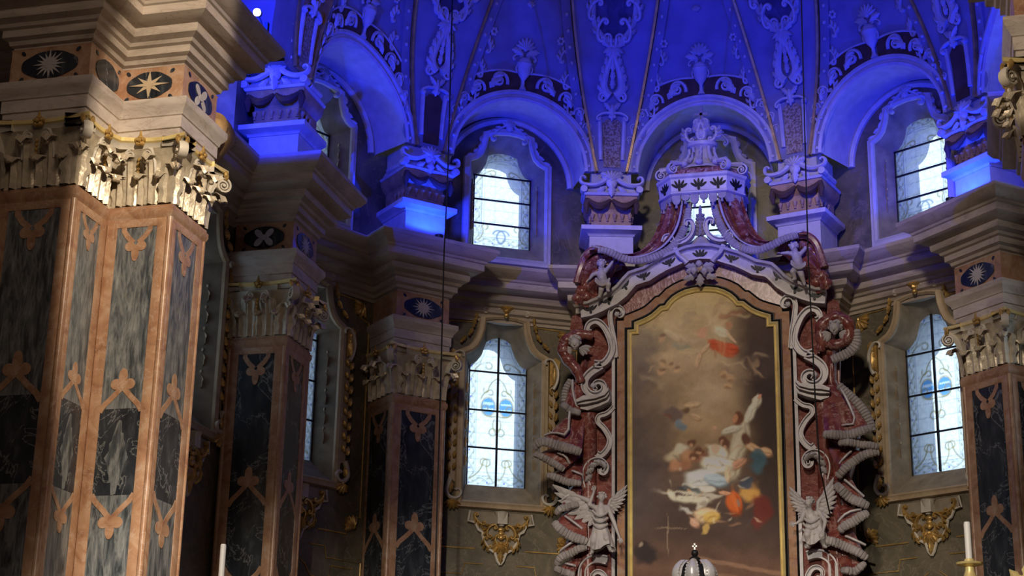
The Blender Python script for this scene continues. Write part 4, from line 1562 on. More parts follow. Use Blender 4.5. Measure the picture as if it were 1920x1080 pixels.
# ------------------------------------------------------------------ gilded stucco around the lower windows
def window_surround(Mw, label):
    root = empty('window_surround', Mw @ T(0, 0, 8.9), label, 'stucco surround', 'gilded stucco window surrounds')
    y = -0.05
    for s in (-1, 1):
        mb = MB()
        mb.plate([(s * 0.84, 7.55), (s * 0.84, 9.45), (s * 0.96, 9.40), (s * 0.95, 7.60)], -0.03, 0.0)
        kid(mb, 'side_strip', M['frame'], root)
        mb = MB()
        for k in range(8):
            z = 7.70 + k * 0.21
            leaflet(mb, (s * 0.95, z), 90 - s * 22, 0.16, 0.09, 0.05, y, s * 20)
            leaflet(mb, (s * 0.88, z + 0.05), 90 + s * 15, 0.13, 0.07, 0.04, y)
        kid(mb, 'husk_garland', M['gilt'], root)
        # ear scroll at the shoulder
        mb = MB()
        mb.plate([(s * 0.84, 9.36), (s * 0.84, 9.86), (s * 0.95, 9.92), (s * 1.03, 9.86), (s * 1.02, 9.66), (s * 0.94, 9.46)], -0.06, 0.0)
        kid(mb, 'ear_panel', M['gilt'], root)
        mb = MB()
        p = arc_path((s * 0.90, 9.32), 90 - s * 35, [(0.28, s * 30), (0.26, s * 40), (0.26, s * 190, 0.4)], 0.02)
        mb.tube([(q[0], -0.07, q[1]) for q in p], [0.035 - 0.012 * i / len(p) for i in range(len(p))], 7, flat=0.05, normal=(0, 1, 0))
        kid(mb, 'ear_scroll', M['cream'], root)
        mb = MB()
        for k in range(4):
            mb.ball((s * (0.91 + 0.02 * math.sin(k * 2)), -0.07, 9.46 + 0.1 * k), (0.03, 0.035, 0.045), 7, 5)
        leaflet(mb, (s * 0.92, 9.40), 90, 0.4, 0.13, 0.05, -0.05)
        kid(mb, 'ear_leaf', M['gilt'], root)
        # rising leaves on the ogee
        mb = MB()
        for (x, z, h) in ((0.80, 10.06, 130), (0.66, 10.20, 120), (0.58, 10.36, 100), (0.54, 10.5, 95)):
            leaflet(mb, (s * x, z), h if s > 0 else 180 - h, 0.15, 0.08, 0.05, y)
            mb.ball((s * x, -0.07, z), 0.028, 7, 5)
        kid(mb, 'ogee_leaves', M['gilt'], root)
        # foot scroll
        mb = MB()
        p = arc_path((s * 0.92, 7.60), -90 + s * 25, [(0.20, -s * 10), (0.26, -s * 110), (0.30, -s * 230, 0.4)], 0.02)
        mb.tube([(q[0], -0.06, q[1]) for q in p], [0.045 - 0.02 * i / len(p) for i in range(len(p))], 7, flat=0.05, normal=(0, 1, 0))
        kid(mb, 'foot_scroll', M['cream'], root)
        mb = MB()
        shell_fan(mb, (s * 0.88, 7.22), 0.17, 0.05, y, 190, 350, 6)
        leaflet(mb, (s * 0.93, 7.34), 80, 0.22, 0.10, 0.05, y)
        kid(mb, 'foot_shell', M['gilt'], root)
        # crest scrolls
        mb = MB()
        cscroll(mb, (s * 0.12, 10.74), 90 - s * 60, 0.30, -s * 70, 0.06, 0.06, -0.08, 0.9, 0.9)
        kid(mb, 'crest_scroll', M['cream'], root)
    mb = MB()
    shell_fan(mb, (0, 10.68), 0.24, 0.07, -0.10, 25, 155, 7)
    mb.ball((0, -0.10, 10.74), (0.10, 0.07, 0.13), 10, 7)
    mb.ball((0, -0.12, 10.60), (0.05, 0.05, 0.05), 8, 6)
    kid(mb, 'crest_shell', M['gilt'], root)
    # apron
    mb = MB()
    ol = [(0.56, 7.06), (0.58, 6.88), (0.46, 6.86), (0.40, 6.74), (0.33, 6.70), (0.30, 6.56), (0.20, 6.42), (0.10, 6.36), (0.05, 6.22), (0, 6.16)]
    mb.plate(ol + [(-x, z) for x, z in reversed(ol[:-1])], -0.03, 0.0)
    kid(mb, 'apron_panel', M['reveal'], root)
    mb = MB()
    for s in (-1, 1):
        mb.tube([(s * x, -0.05, z) for x, z in ol], 0.026, 6)
    kid(mb, 'apron_edge', M['cream'], root)
    mb = MB()
    mb.add(*(lambda a: (a.v, a.f))((lambda q: (q.box((0, -0.09, 6.95), (0.18, 0.12, 0.20)), q)[1])(MB())))
    mb.lathe([(0.0, -0.13), (0.05, -0.11), (0.085, 0.0), (0.11, 0.10), (0.13, 0.13), (0.0, 0.13)], (0, -0.07, 6.93), 12)
    kid(mb, 'mask_block', M['cream'], root)
    for s in (-1, 1):
        mb = MB()
        cscroll(mb, (s * 0.12, 6.84), 0 if s > 0 else 180, 0.26, -s * 100, 0.05, 0.05, y, leaf=0.12)
        cscroll(mb, (s * 0.08, 6.66), -40 if s > 0 else 220, 0.20, -s * 110, 0.045, 0.05, y, leaf=0.1)
        cscroll(mb, (s * 0.48, 6.98), -100 if s > 0 else 280, 0.22, -s * 60, 0.05, 0.05, y, leaf=0.1)
        cscroll(mb, (s * 0.30, 6.60), -70 if s > 0 else 250, 0.2, -s * 80, 0.04, 0.05, y, leaf=0.1)
        leaflet(mb, (s * 0.05, 6.55), -70 if s > 0 else 250, 0.22, 0.11, 0.05, y)
        kid(mb, 'apron_scroll', M['gilt'], root)
    mb = MB()
    shell_fan(mb, (0, 6.52), 0.18, 0.06, y, 200, 340, 7)
    leaflet(mb, (0, 6.40), -90, 0.24, 0.12, 0.06, y)
    for k in range(3):
        mb.ball((0, -0.08, 6.62 + 0.07 * k), (0.05 + 0.01 * k, 0.04, 0.045), 8, 5)
    kid(mb, 'apron_drop', M['gilt'], root)
    return root


ws = window_surround(BAYS['left'], 'gilded stucco scrollwork framing the shield window left of the altar')
copy_tree(ws, BAYS['right'] @ T(0, 0, 8.9), 'gilded stucco scrollwork framing the shield window right of the altar')
copy_tree(ws, BAYS['side_left'] @ T(0, 0, 8.9), 'shadowed stucco scrollwork around the sliver of window behind the second pier')
copy_tree(ws, CHOIR_L @ T(0, 0, 8.9), 'dim stucco scrollwork around the window behind the big lit pier')


def upper_surround(Mw, label):
    root = empty('window_crest', Mw @ T(0, 0, 14.1), label, 'stucco ornament', 'small crests on the upper windows')
    mb = MB()
    shell_fan(mb, (0, 14.26), 0.16, 0.05, -0.06, 20, 160, 6)
    mb.ball((0, -0.08, 14.24), (0.07, 0.05, 0.07), 8, 6)
    kid(mb, 'crest_shell', M['stucco'], root)
    for s in (-1, 1):
        mb = MB()
        cscroll(mb, (s * 0.08, 14.28), -25 if s > 0 else 205, 0.34, -s * 30, 0.05, 0.05, -0.06, leaf=0.12)
        for (x, z, h) in ((0.58, 13.78, 120), (0.68, 13.70, 140), (0.80, 13.62, 160), (0.54, 13.92, 100)):
            leaflet(mb, (s * x, z), h if s > 0 else 180 - h, 0.14, 0.07, 0.04, -0.04)
        kid(mb, 'crest_scroll', M['stucco'], root)
    return root


us = upper_surround(BAYS['left'], 'stucco crest over the upper window left of the altar crown')
copy_tree(us, BAYS['right'] @ T(0, 0, 14.1), 'stucco crest over the upper window right of the altar crown')
copy_tree(us, BAYS['side_left'] @ T(0, 0, 14.1), 'stucco crest over the sliver of window above the second pier')
copy_tree(us, BAYS['back'] @ T(0, 0, 14.1), 'scroll crest hidden in the shade behind the altar crown')


def wall_lines(Mw, label):
    root = empty('gilt_wall_panelling', Mw @ T(0, 0, 8.5), label, 'wall panelling', 'gilt line panelling')

    def line(pts, w=0.014, name='gilt_line', mat='gilt'):
        mb = MB()
        mb.tube([(x, -0.008, z) for x, z in pts], w, 6)
        kid(mb, name, M[mat], root)
    for s in (-1, 1):
        c = [(s * (1.36 - 0.30 * math.cos(PI / 2 * k / 8) ), 6.42 + 0.30 * math.sin(PI / 2 * k / 8)) for k in range(9)]
        line([(s * 0.45, 6.42)] + [(s * 1.06, 6.42)] + c[1:] + [(s * 1.36, 10.1)] + [(s * (1.36 - 0.34 * math.sin(PI / 2 * k / 8)), 10.44 - 0.34 * math.cos(PI / 2 * k / 8)) for k in range(9)] + [(s * 0.55, 10.46)])
        line([(s * 0.30, 6.16), (s * 0.62, 6.16), (s * 0.66, 5.98), (s * 1.42, 5.98), (s * 1.42, 3.0)], 0.012)
        line([(s * 0.10, 5.9), (s * 0.22, 5.82), (s * 0.34, 5.66), (s * 0.60, 5.62), (s * 0.62, 3.0)], 0.012)
        line([(s * 1.25, 5.86), (s * 0.78, 5.86), (s * 0.74, 5.70), (s * 0.86, 5.58), (s * 0.86, 3.0)], 0.012)
        for (cx, cz, a) in ((1.20, 6.55, 135), (1.18, 10.36, 225)):
            mb = MB()
            shell_fan(mb, (s * cx, cz), 0.2, 0.05, -0.02, a - 80 if s > 0 else 180 - a - 80, a + 80 if s > 0 else 180 - a + 80, 6)
            cscroll(mb, (s * cx, cz), a + 60 if s > 0 else 120 - a, 0.2, -s * 80, 0.045, 0.04, -0.02)
            kid(mb, 'corner_scroll', M['gilt'], root)
    return root


wl = wall_lines(BAYS['left'], 'thin gilt line panelling around the shield window left of the altar')
copy_tree(wl, BAYS['right'] @ T(0, 0, 8.5), 'thin gilt line panelling around the shield window right of the altar')
copy_tree(wl, BAYS['side_left'] @ T(0, 0, 8.5), 'dim gilt line panelling in the dark bay behind the second pier')


# ------------------------------------------------------------------ the high altar
AY = 27.9
ALT = T(0, AY, 1.4)


def akid(mb, name, mat, root, ang=38):
    """mesh given in altar coordinates (x, y relative to the painting plane, true z)"""
    o = mb.build(name, mat, root, None, ang)
    o.matrix_basis = root.matrix_basis.inverted() @ T(0, AY, 0)
    return o


def sym(half):
    return half + [(-x, z) for x, z in reversed(half) if x > 1e-6]


GOLD_HALF = [(1.255, 2.3), (1.255, 10.06), (1.135, 10.06), (1.135, 10.20), (1.05, 10.23), (0.95, 10.27), (0.85, 10.325), (0.76, 10.40), (0.70, 10.455), (0.61, 10.465),
             (0.56, 10.54), (0.48, 10.62), (0.38, 10.68), (0.27, 10.725), (0.14, 10.75), (0.0, 10.76)]
GOLD = sym(GOLD_HALF)
ARCH_HALF = [(2.12, 10.58), (1.96, 10.60), (1.80, 10.66), (1.70, 10.71), (1.58, 10.76), (1.45, 10.86), (1.34, 10.99), (1.24, 11.09), (1.10, 11.13), (0.98, 11.16),
             (0.85, 11.24), (0.68, 11.33), (0.50, 11.40), (0.40, 11.44), (0.22, 11.50), (0.0, 11.52)]
ARCH = sym(ARCH_HALF)
altar = empty('altarpiece', ALT, 'tall marble altarpiece with white scroll arch around the dark painting', 'altar')

mb = MB()
ol = [(2.08, 1.4), (2.08, 10.5)] + [(x, z - 0.10) for x, z in ARCH_HALF[2:]]
mb.plate(ol + [(-x, z) for x, z in reversed(ol[:-1])], 0.0, 0.34)
akid(mb, 'back_slab', M['redslab'], altar)
mb = MB()
ol = [(1.50, 9.4), (1.50, 10.62), (1.40, 10.74), (1.28, 10.90), (1.15, 10.98), (0.98, 11.0), (0.7, 11.16), (0.42, 11.26), (0.2, 11.31), (0, 11.33)]
mb.plate(ol + [(-x, z) for x, z in reversed(ol[:-1])], -0.05, 0.02)
akid(mb, 'arch_frieze', M['redfrieze'], altar)
# salmon band with black edges following the stepped head of the painting
mb = MB()
mb.sweep([(x, 0, z) for x, z in GOLD], [(0.03, 0.0), (0.03, 0.10), (0.235, 0.10), (0.235, 0.0)], up=(0, -1, 0))
akid(mb, 'salmon_border', M['salmon'], altar)
mb = MB()
mb.sweep([(x, 0, z) for x, z in GOLD], [(0.225, 0.0), (0.225, 0.105), (0.24, 0.115), (0.255, 0.105), (0.255, 0.0)], up=(0, -1, 0))
akid(mb, 'black_edge', M['black'], altar)
for s in (-1, 1):
    mb = MB()
    mb.box((s * 1.545, -0.05, 6.2), (0.055, 0.12, 7.5))
    akid(mb, 'white_fillet', M['grey'], altar)
# white arch with hood moulding
mb = MB()
mb.sweep([(x, 0, z) for x, z in ARCH], [(0.0, 0.0), (0.02, 0.30), (0.0, 0.36), (-0.04, 0.34), (-0.05, 0.27), (-0.08, 0.24), (-0.20, 0.22), (-0.21, 0.25), (-0.245, 0.25), (-0.25, 0.0)], up=(0, -1, 0))
akid(mb, 'arch_hood', M['grey'], altar, 30)


def palmette(mb, x, z, rot, k=1.0, y=0.0, c3=3):
    n = 5
    for q in range(n):
        a = rot + (q - (n - 1) / 2) * 27
        d = 0.085 * k
        L = (0.055 if q in (0, 4) else 0.062) * k
        mb.plate(ellipse(x + d * math.cos(R(a)), z + d * math.sin(R(a)), L, 0.017 * k, 12, R(a)), y - 0.012 + q * 0.0008, y + 0.01)
    mb.plate(ellipse(x, z, 0.03 * k, 0.02 * k, 10, R(rot)), y - 0.014, y + 0.01)


for (px, pz, rot) in ((0, 11.30, 90), (0.53, 11.20, 75), (0.98, 10.98, 80), (1.30, 10.83, 55), (1.60, 10.58, 65), (1.92, 10.44, 80)):
    for s in ((-1, 1) if px > 0 else (1,)):
        mb = MB()
        palmette(mb, s * px, pz, 90 - s * (90 - rot), 1.15, -0.232)
        akid(mb, 'palmette', M['black'], altar)
# central break in the arch
for s in (-1, 1):
    mb = MB()
    mb.tube([(s * 0.42, -0.30, 11.47), (s * 0.36, -0.32, 11.34), (s * 0.27, -0.30, 11.26), (s * 0.22, -0.28, 11.20)], [0.05, 0.04, 0.04, 0.05], 7)
    akid(mb, 'arch_bracket', M['grey'], altar)

SCROLLS = {
    'A': [(-1.5, 9.62), (-1.52, 9.89), (-1.55, 10.05), (-1.58, 10.22), (-1.6, 10.38), (-1.56, 10.5), (-1.47, 10.54), (-1.38, 10.48), (-1.36, 10.39), (-1.41, 10.34), (-1.47, 10.38), (-1.46, 10.43)],
    'B': [(-1.92, 10.08), (-2.0, 10.10), (-1.99, 10.19), (-1.94, 10.26), (-1.83, 10.29), (-1.72, 10.21), (-1.63, 10.06), (-1.56, 9.87), (-1.55, 9.73), (-1.63, 9.57), (-1.74, 9.49), (-1.87, 9.52)],
    'Bb': [(-1.74, 9.48), (-1.94, 9.36), (-2.04, 9.23), (-2.03, 9.07), (-1.91, 8.96), (-1.76, 8.97), (-1.68, 9.06), (-1.71, 9.17), (-1.82, 9.2), (-1.88, 9.12), (-1.83, 9.05)],
    'C': [(-1.53, 8.75), (-1.65, 8.63), (-1.8, 8.61), (-1.82, 8.5), (-1.71, 8.40), (-1.62, 8.26), (-1.59, 8.15), (-1.64, 8.01), (-1.76, 7.9), (-1.83, 7.95)],
    'D': [(-1.97, 7.38), (-2.02, 7.55), (-2.0, 7.71), (-1.88, 7.83), (-1.74, 7.83), (-1.64, 7.72), (-1.67, 7.59), (-1.76, 7.61), (-1.77, 7.68)],
    'E': [(-2.06, 4.9), (-2.06, 5.86), (-2.05, 6.02), (-1.94, 6.13), (-1.8, 6.17), (-1.64, 6.13)],
    'F': [(-1.60, 5.2), (-1.62, 5.75), (-1.70, 5.92), (-1.82, 5.95), (-1.90, 5.86), (-1.86, 5.76), (-1.78, 5.78)],
}


def smooth(pts, it=2):
    for _ in range(it):
        q = [pts[0]]
        for a, b in zip(pts[:-1], pts[1:]):
            q += [tuple(0.75 * a[i] + 0.25 * b[i] for i in range(len(a))), tuple(0.25 * a[i] + 0.75 * b[i] for i in range(len(a)))]
        pts = q + [pts[-1]]
    return pts


def bandscroll(mb, pts, w0, w1, y0=-0.02, d=0.13):
    """flat-faced marble band with raised rims"""
    p = smooth(pts)
    N = len(p)
    vs_, fs_ = [], []
    sec = [(-1, 0.0), (-1, 1.0), (-0.62, 1.0), (-0.5, 0.72), (0.5, 0.72), (0.62, 1.0), (1, 1.0), (1, 0.0)]
    for i, q in enumerate(p):
        a, b = p[max(i - 1, 0)], p[min(i + 1, N - 1)]
        L = math.hypot(b[0] - a[0], b[1] - a[1]) or 1
        nx, nz = -(b[1] - a[1]) / L, (b[0] - a[0]) / L
        w = (w0 + (w1 - w0) * i / (N - 1)) / 2
        for (u, h) in sec:
            vs_.append((q[0] + nx * w * u, y0 - d * h, q[1] + nz * w * u))
    K = len(sec)
    for i in range(N - 1):
        for k in range(K):
            l = (k + 1) % K
            fs_.append((i * K + k, i * K + l, (i + 1) * K + l, (i + 1) * K + k))
    fs_ += [tuple(range(K)), tuple((N - 1) * K + k for k in range(K - 1, -1, -1))]
    mb.add(vs_, fs_)


for s in (-1, 1):
    for key, (w0, w1, d) in dict(A=(0.10, 0.06, 0.17), B=(0.09, 0.13, 0.20), Bb=(0.15, 0.07, 0.20), C=(0.08, 0.11, 0.14), D=(0.12, 0.07, 0.18), E=(0.13, 0.15, 0.2), F=(0.10, 0.06, 0.2)).items():
        mb = MB()
        pts = [(-s * x, z) for x, z in SCROLLS[key]]
        bandscroll(mb, pts, w0, w1, 0.0, d)
        if key in ('A', 'Bb', 'F'):
            c = pts[-2]
            mb.ball((c[0], -d, c[1]), (0.05, 0.05, 0.05), 8, 6)
        akid(mb, 'scroll_band', M['grey'], altar)
    # acanthus on the lower scroll
    mb = MB()
    for k, (x, z, h) in enumerate(((-2.0, 7.45, 70), (-1.99, 7.58, 60), (-1.95, 7.70, 40), (-1.86, 7.78, 10), (-1.76, 7.80, -30))):
        leaflet(mb, (-s * x, z), h if s < 0 else 180 - h, 0.17, 0.10, 0.06, -0.18, (-50 if s < 0 else 50))
    akid(mb, 'acanthus', M['grey'], altar)
    # projecting ledge
    mb = MB()
    top = [(2.13, 8.83), (2.0, 8.9), (1.83, 8.89), (1.65, 8.94), (1.57, 9.02)]
    bot = [(2.10, 8.71), (1.96, 8.67), (1.74, 8.74), (1.60, 8.80), (1.57, 8.86)]
    for (a, b, d) in ((0.0, 0.35, 0.42), (0.35, 0.6, 0.36), (0.6, 1.0, 0.28)):
        up_ = [(t[0] * (1 - a) + q[0] * a, t[1] * (1 - a) + q[1] * a) for t, q in zip(top, bot)]
        lo_ = [(t[0] * (1 - b) + q[0] * b, t[1] * (1 - b) + q[1] * b) for t, q in zip(top, bot)]
        mb.plate([(s * x, z) for x, z in up_ + lo_[::-1]], -d, 0.02)
    akid(mb, 'ledge', M['grey'], altar)
    # side jamb panel and column behind the drapery
    mb = MB()
    mb.lathe([(0.17, 1.4), (0.17, 2.0), (0.14, 2.1), (0.13, 8.4), (0.16, 8.5), (0.16, 8.66), (0.0, 8.66)], (s * 1.98, -0.05, 0), 16)
    akid(mb, 'column', M['red'], altar)
    mb = MB()
    top = [(2.10, 9.6), (2.10, 10.5), (2.30, 10.45), (2.34, 10.2), (2.2, 9.9)]
    mb.plate([(s * x, z) for x, z in top], -0.02, 0.3)
    akid(mb, 'side_block', M['redslab'], altar)
# cherub pair on the keystone
def blob(mb_caps, name, mat, root, place, voxel=0.014, iters=4, extra=None):
    """one continuous body: capsules melted together, smoothed, then small details added"""
    mb = MB()
    for (a, ra, b, rb) in mb_caps:
        a, b = Vector(a), Vector(b)
        n = 5
        pts = [a + (b - a) * i / n for i in range(n + 1)]
        rr = [ra + (rb - ra) * i / n for i in range(n + 1)]
        if (b - a).length > 1e-4:
            mb.tube(pts, rr, 10)
        mb.ball(a, ra, 10, 8)
        mb.ball(b, rb, 10, 8)
    o = mb.build(name, mat)
    rm = o.modifiers.new('Remesh', 'REMESH')
    rm.mode = 'VOXEL'
    rm.voxel_size = voxel
    sm = o.modifiers.new('Smooth', 'SMOOTH')
    sm.factor = 0.5
    sm.iterations = iters
    bpy.context.view_layer.update()
    dg = bpy.context.evaluated_depsgraph_get()
    me = bpy.data.meshes.new_from_object(o.evaluated_get(dg))
    old = o.data
    o.modifiers.clear()
    o.data = me
    bpy.data.meshes.remove(old)
    if extra:
        bm = bmesh.new()
        bm.from_mesh(me)
        tmp = bpy.data.meshes.new('tmp')
        tmp.from_pydata([tuple(p) for p in extra.v], [], extra.f)
        bm.from_mesh(tmp)
        bpy.data.meshes.remove(tmp)
        bm.to_mesh(me)
        bm.free()
    me.polygons.foreach_set('use_smooth', [True] * len(me.polygons))
    me.materials.clear()
    me.materials.append(mat)
    o.parent = root
    o.matrix_basis = place
    return o


def head_caps(c, r, look=(0, -1, 0)):
    """head with brow, cheeks, nose and chin; look = facing direction"""
    c = Vector(c)
    f = Vector(look).normalized()
    rt = f.cross(Vector((0, 0, 1))).normalized()
    u = rt.cross(f)
    P_ = lambda a, b, d: c + rt * (a * r) + u * (b * r) + f * (d * r)
    return [(P_(0, 0.18, -0.12), r * 0.86, P_(0, 0.10, 0.05), r * 0.84), (P_(0, -0.45, 0.25), r * 0.52, P_(0, -0.2, 0.25), r * 0.6),
            (P_(0, 0.15, 0.86), r * 0.09, P_(0, -0.16, 1.0), r * 0.14), (P_(-0.42, -0.2, 0.55), r * 0.24, P_(-0.3, -0.35, 0.58), r * 0.22),
            (P_(0.42, -0.2, 0.55), r * 0.24, P_(0.3, -0.35, 0.58), r * 0.22), (P_(-0.5, 0.26, 0.6), r * 0.14, P_(0.5, 0.26, 0.6), r * 0.14),
            (P_(-0.2, -0.5, 0.76), r * 0.09, P_(0.2, -0.5, 0.76), r * 0.09), (P_(0, -0.78, 0.55), r * 0.2, P_(0, -0.7, 0.5), r * 0.2),
            (P_(-0.9, -0.05, 0), r * 0.12, P_(-0.9, 0.15, -0.05), r * 0.14), (P_(0.9, -0.05, 0), r * 0.12, P_(0.9, 0.15, -0.05), r * 0.14)]


def hair(c, r, look=(0, -1, 0), seed=1, full=1.0):
    rng = random.Random(seed)
    c = Vector(c)
    f = Vector(look).normalized()
    mb = MB()
    for k in range(34):
        a, b = rng.uniform(0, 2 * PI), rng.uniform(-0.2, 1.0)
        d = Vector((math.cos(a) * math.cos(b * 1.4), math.sin(a) * math.cos(b * 1.4), math.sin(b * 1.4)))
        if d.dot(f) > 0.45 and d.z < 0.75:
            continue
        if d.z < -0.1 and d.dot(f) > -0.2:
            continue
        mb.ball(c + Vector((0, 0, r * 0.15)) + d * r * 0.92, r * rng.uniform(0.22, 0.34) * full, 7, 5)
    return mb


def hand(mb, p, d, side, L=0.075):
    """five thin fingers from the palm end p along d"""
    p, d, sd = Vector(p), Vector(d).normalized(), Vector(side).normalized()
    for k in range(4):
        o = sd * ((k - 1.5) * L * 0.22)
        ln = L * (0.62, 0.74, 0.70, 0.52)[k]
        q = p + o + d * L * 0.45
        e = q + d * ln * 0.6 + sd * (k - 1.5) * L * 0.05
        mb.tube([p + o * 0.8, q, e, e + d * ln * 0.4 + Vector((0, -0.2 * L, -0.05 * L))], [L * 0.14, L * 0.13, L * 0.11, L * 0.06], 6)
    mb.tube([p - sd * L * 0.3, p - sd * L * 0.62 + d * L * 0.28, p - sd * L * 0.66 + d * L * 0.55], [L * 0.15, L * 0.13, L * 0.07], 6)


def wing_mesh(mb, p, out, length, rows=3, up=1):
    """feathered wing in the (x,z) plane: p shoulder, out = heading in degrees of the leading edge"""
    for r_ in range(rows):
        n = 8 - r_
        for k in range(n):
            f = k / (n - 1)
            x = p[0] + math.cos(R(out)) * length * 0.62 * f
            z = p[2] + math.sin(R(out)) * length * 0.62 * f
            hd = out + up * (-105 + 85 * f)
            leaflet(mb, (x, z), hd, length * (0.62 - 0.17 * r_) * (0.72 + 0.5 * f), length * 0.17, 0.018, p[1] - 0.016 * r_, up * 18, 0)
    mb.tube([p, (p[0] + math.cos(R(out + 14 * up)) * length * 0.35, p[1] - 0.03, p[2] + math.sin(R(out + 14 * up)) * length * 0.35),
             (p[0] + math.cos(R(out)) * length * 0.68, p[1] - 0.03, p[2] + math.sin(R(out)) * length * 0.68)], [length * 0.08, length * 0.075, length * 0.04], 8)


ch = MB()
for s in (-1, 1):
    leaflet(ch, (s * 0.04, 11.10), 90 - s * 60, 0.22, 0.12, 0.04, -0.27, -s * 40)
    leaflet(ch, (s * 0.05, 11.0), 270 + s * 55, 0.26, 0.12, 0.04, -0.27, s * 30)
    leaflet(ch, (s * 0.10, 11.06), 90 - s * 88, 0.15, 0.10, 0.04, -0.28, -s * 30)
leaflet(ch, (0, 10.98), -90, 0.22, 0.14, 0.05, -0.27)
akid(ch, 'cherub_wing', M['statue'], altar)
for i, (x, z, r) in enumerate(((-0.085, 11.02, 0.072), (0.09, 11.0, 0.072), (0.0, 11.14, 0.066))):
    blob(head_caps((x, -0.36, z), r, (0.1 * (i - 1), -1, -0.2)), 'cherub_head', M['statue'], altar, altar.matrix_basis.inverted() @ T(0, AY, 0), 0.009, 3)

# ---- the painting in its stepped gilt frame
paint = empty('altar_painting', T(0, AY - 0.1, 6.4), 'tall oil painting of pale figures under a golden cloudy sky in a stepped gilt frame', 'painting')
mb = MB()
mb.sweep([(x, -0.10, z) for x, z in GOLD], [(-0.045, 0.0), (-0.045, 0.03), (-0.03, 0.045), (-0.015, 0.03), (0.0, 0.05), (0.02, 0.065), (0.04, 0.05), (0.04, 0.0)], up=(0, -1, 0))
akid(mb, 'gilt_frame', M['gold'], paint, 30)
mb = MB()
mb.sweep([(x, -0.10, z) for x, z in GOLD], [(0.04, -0.08), (0.04, 0.045), (0.06, 0.055), (0.075, 0.03), (0.09, 0.03), (0.095, 0.0), (0.095, -0.08)], up=(0, -1, 0))
akid(mb, 'black_moulding', M['black'], paint, 30)


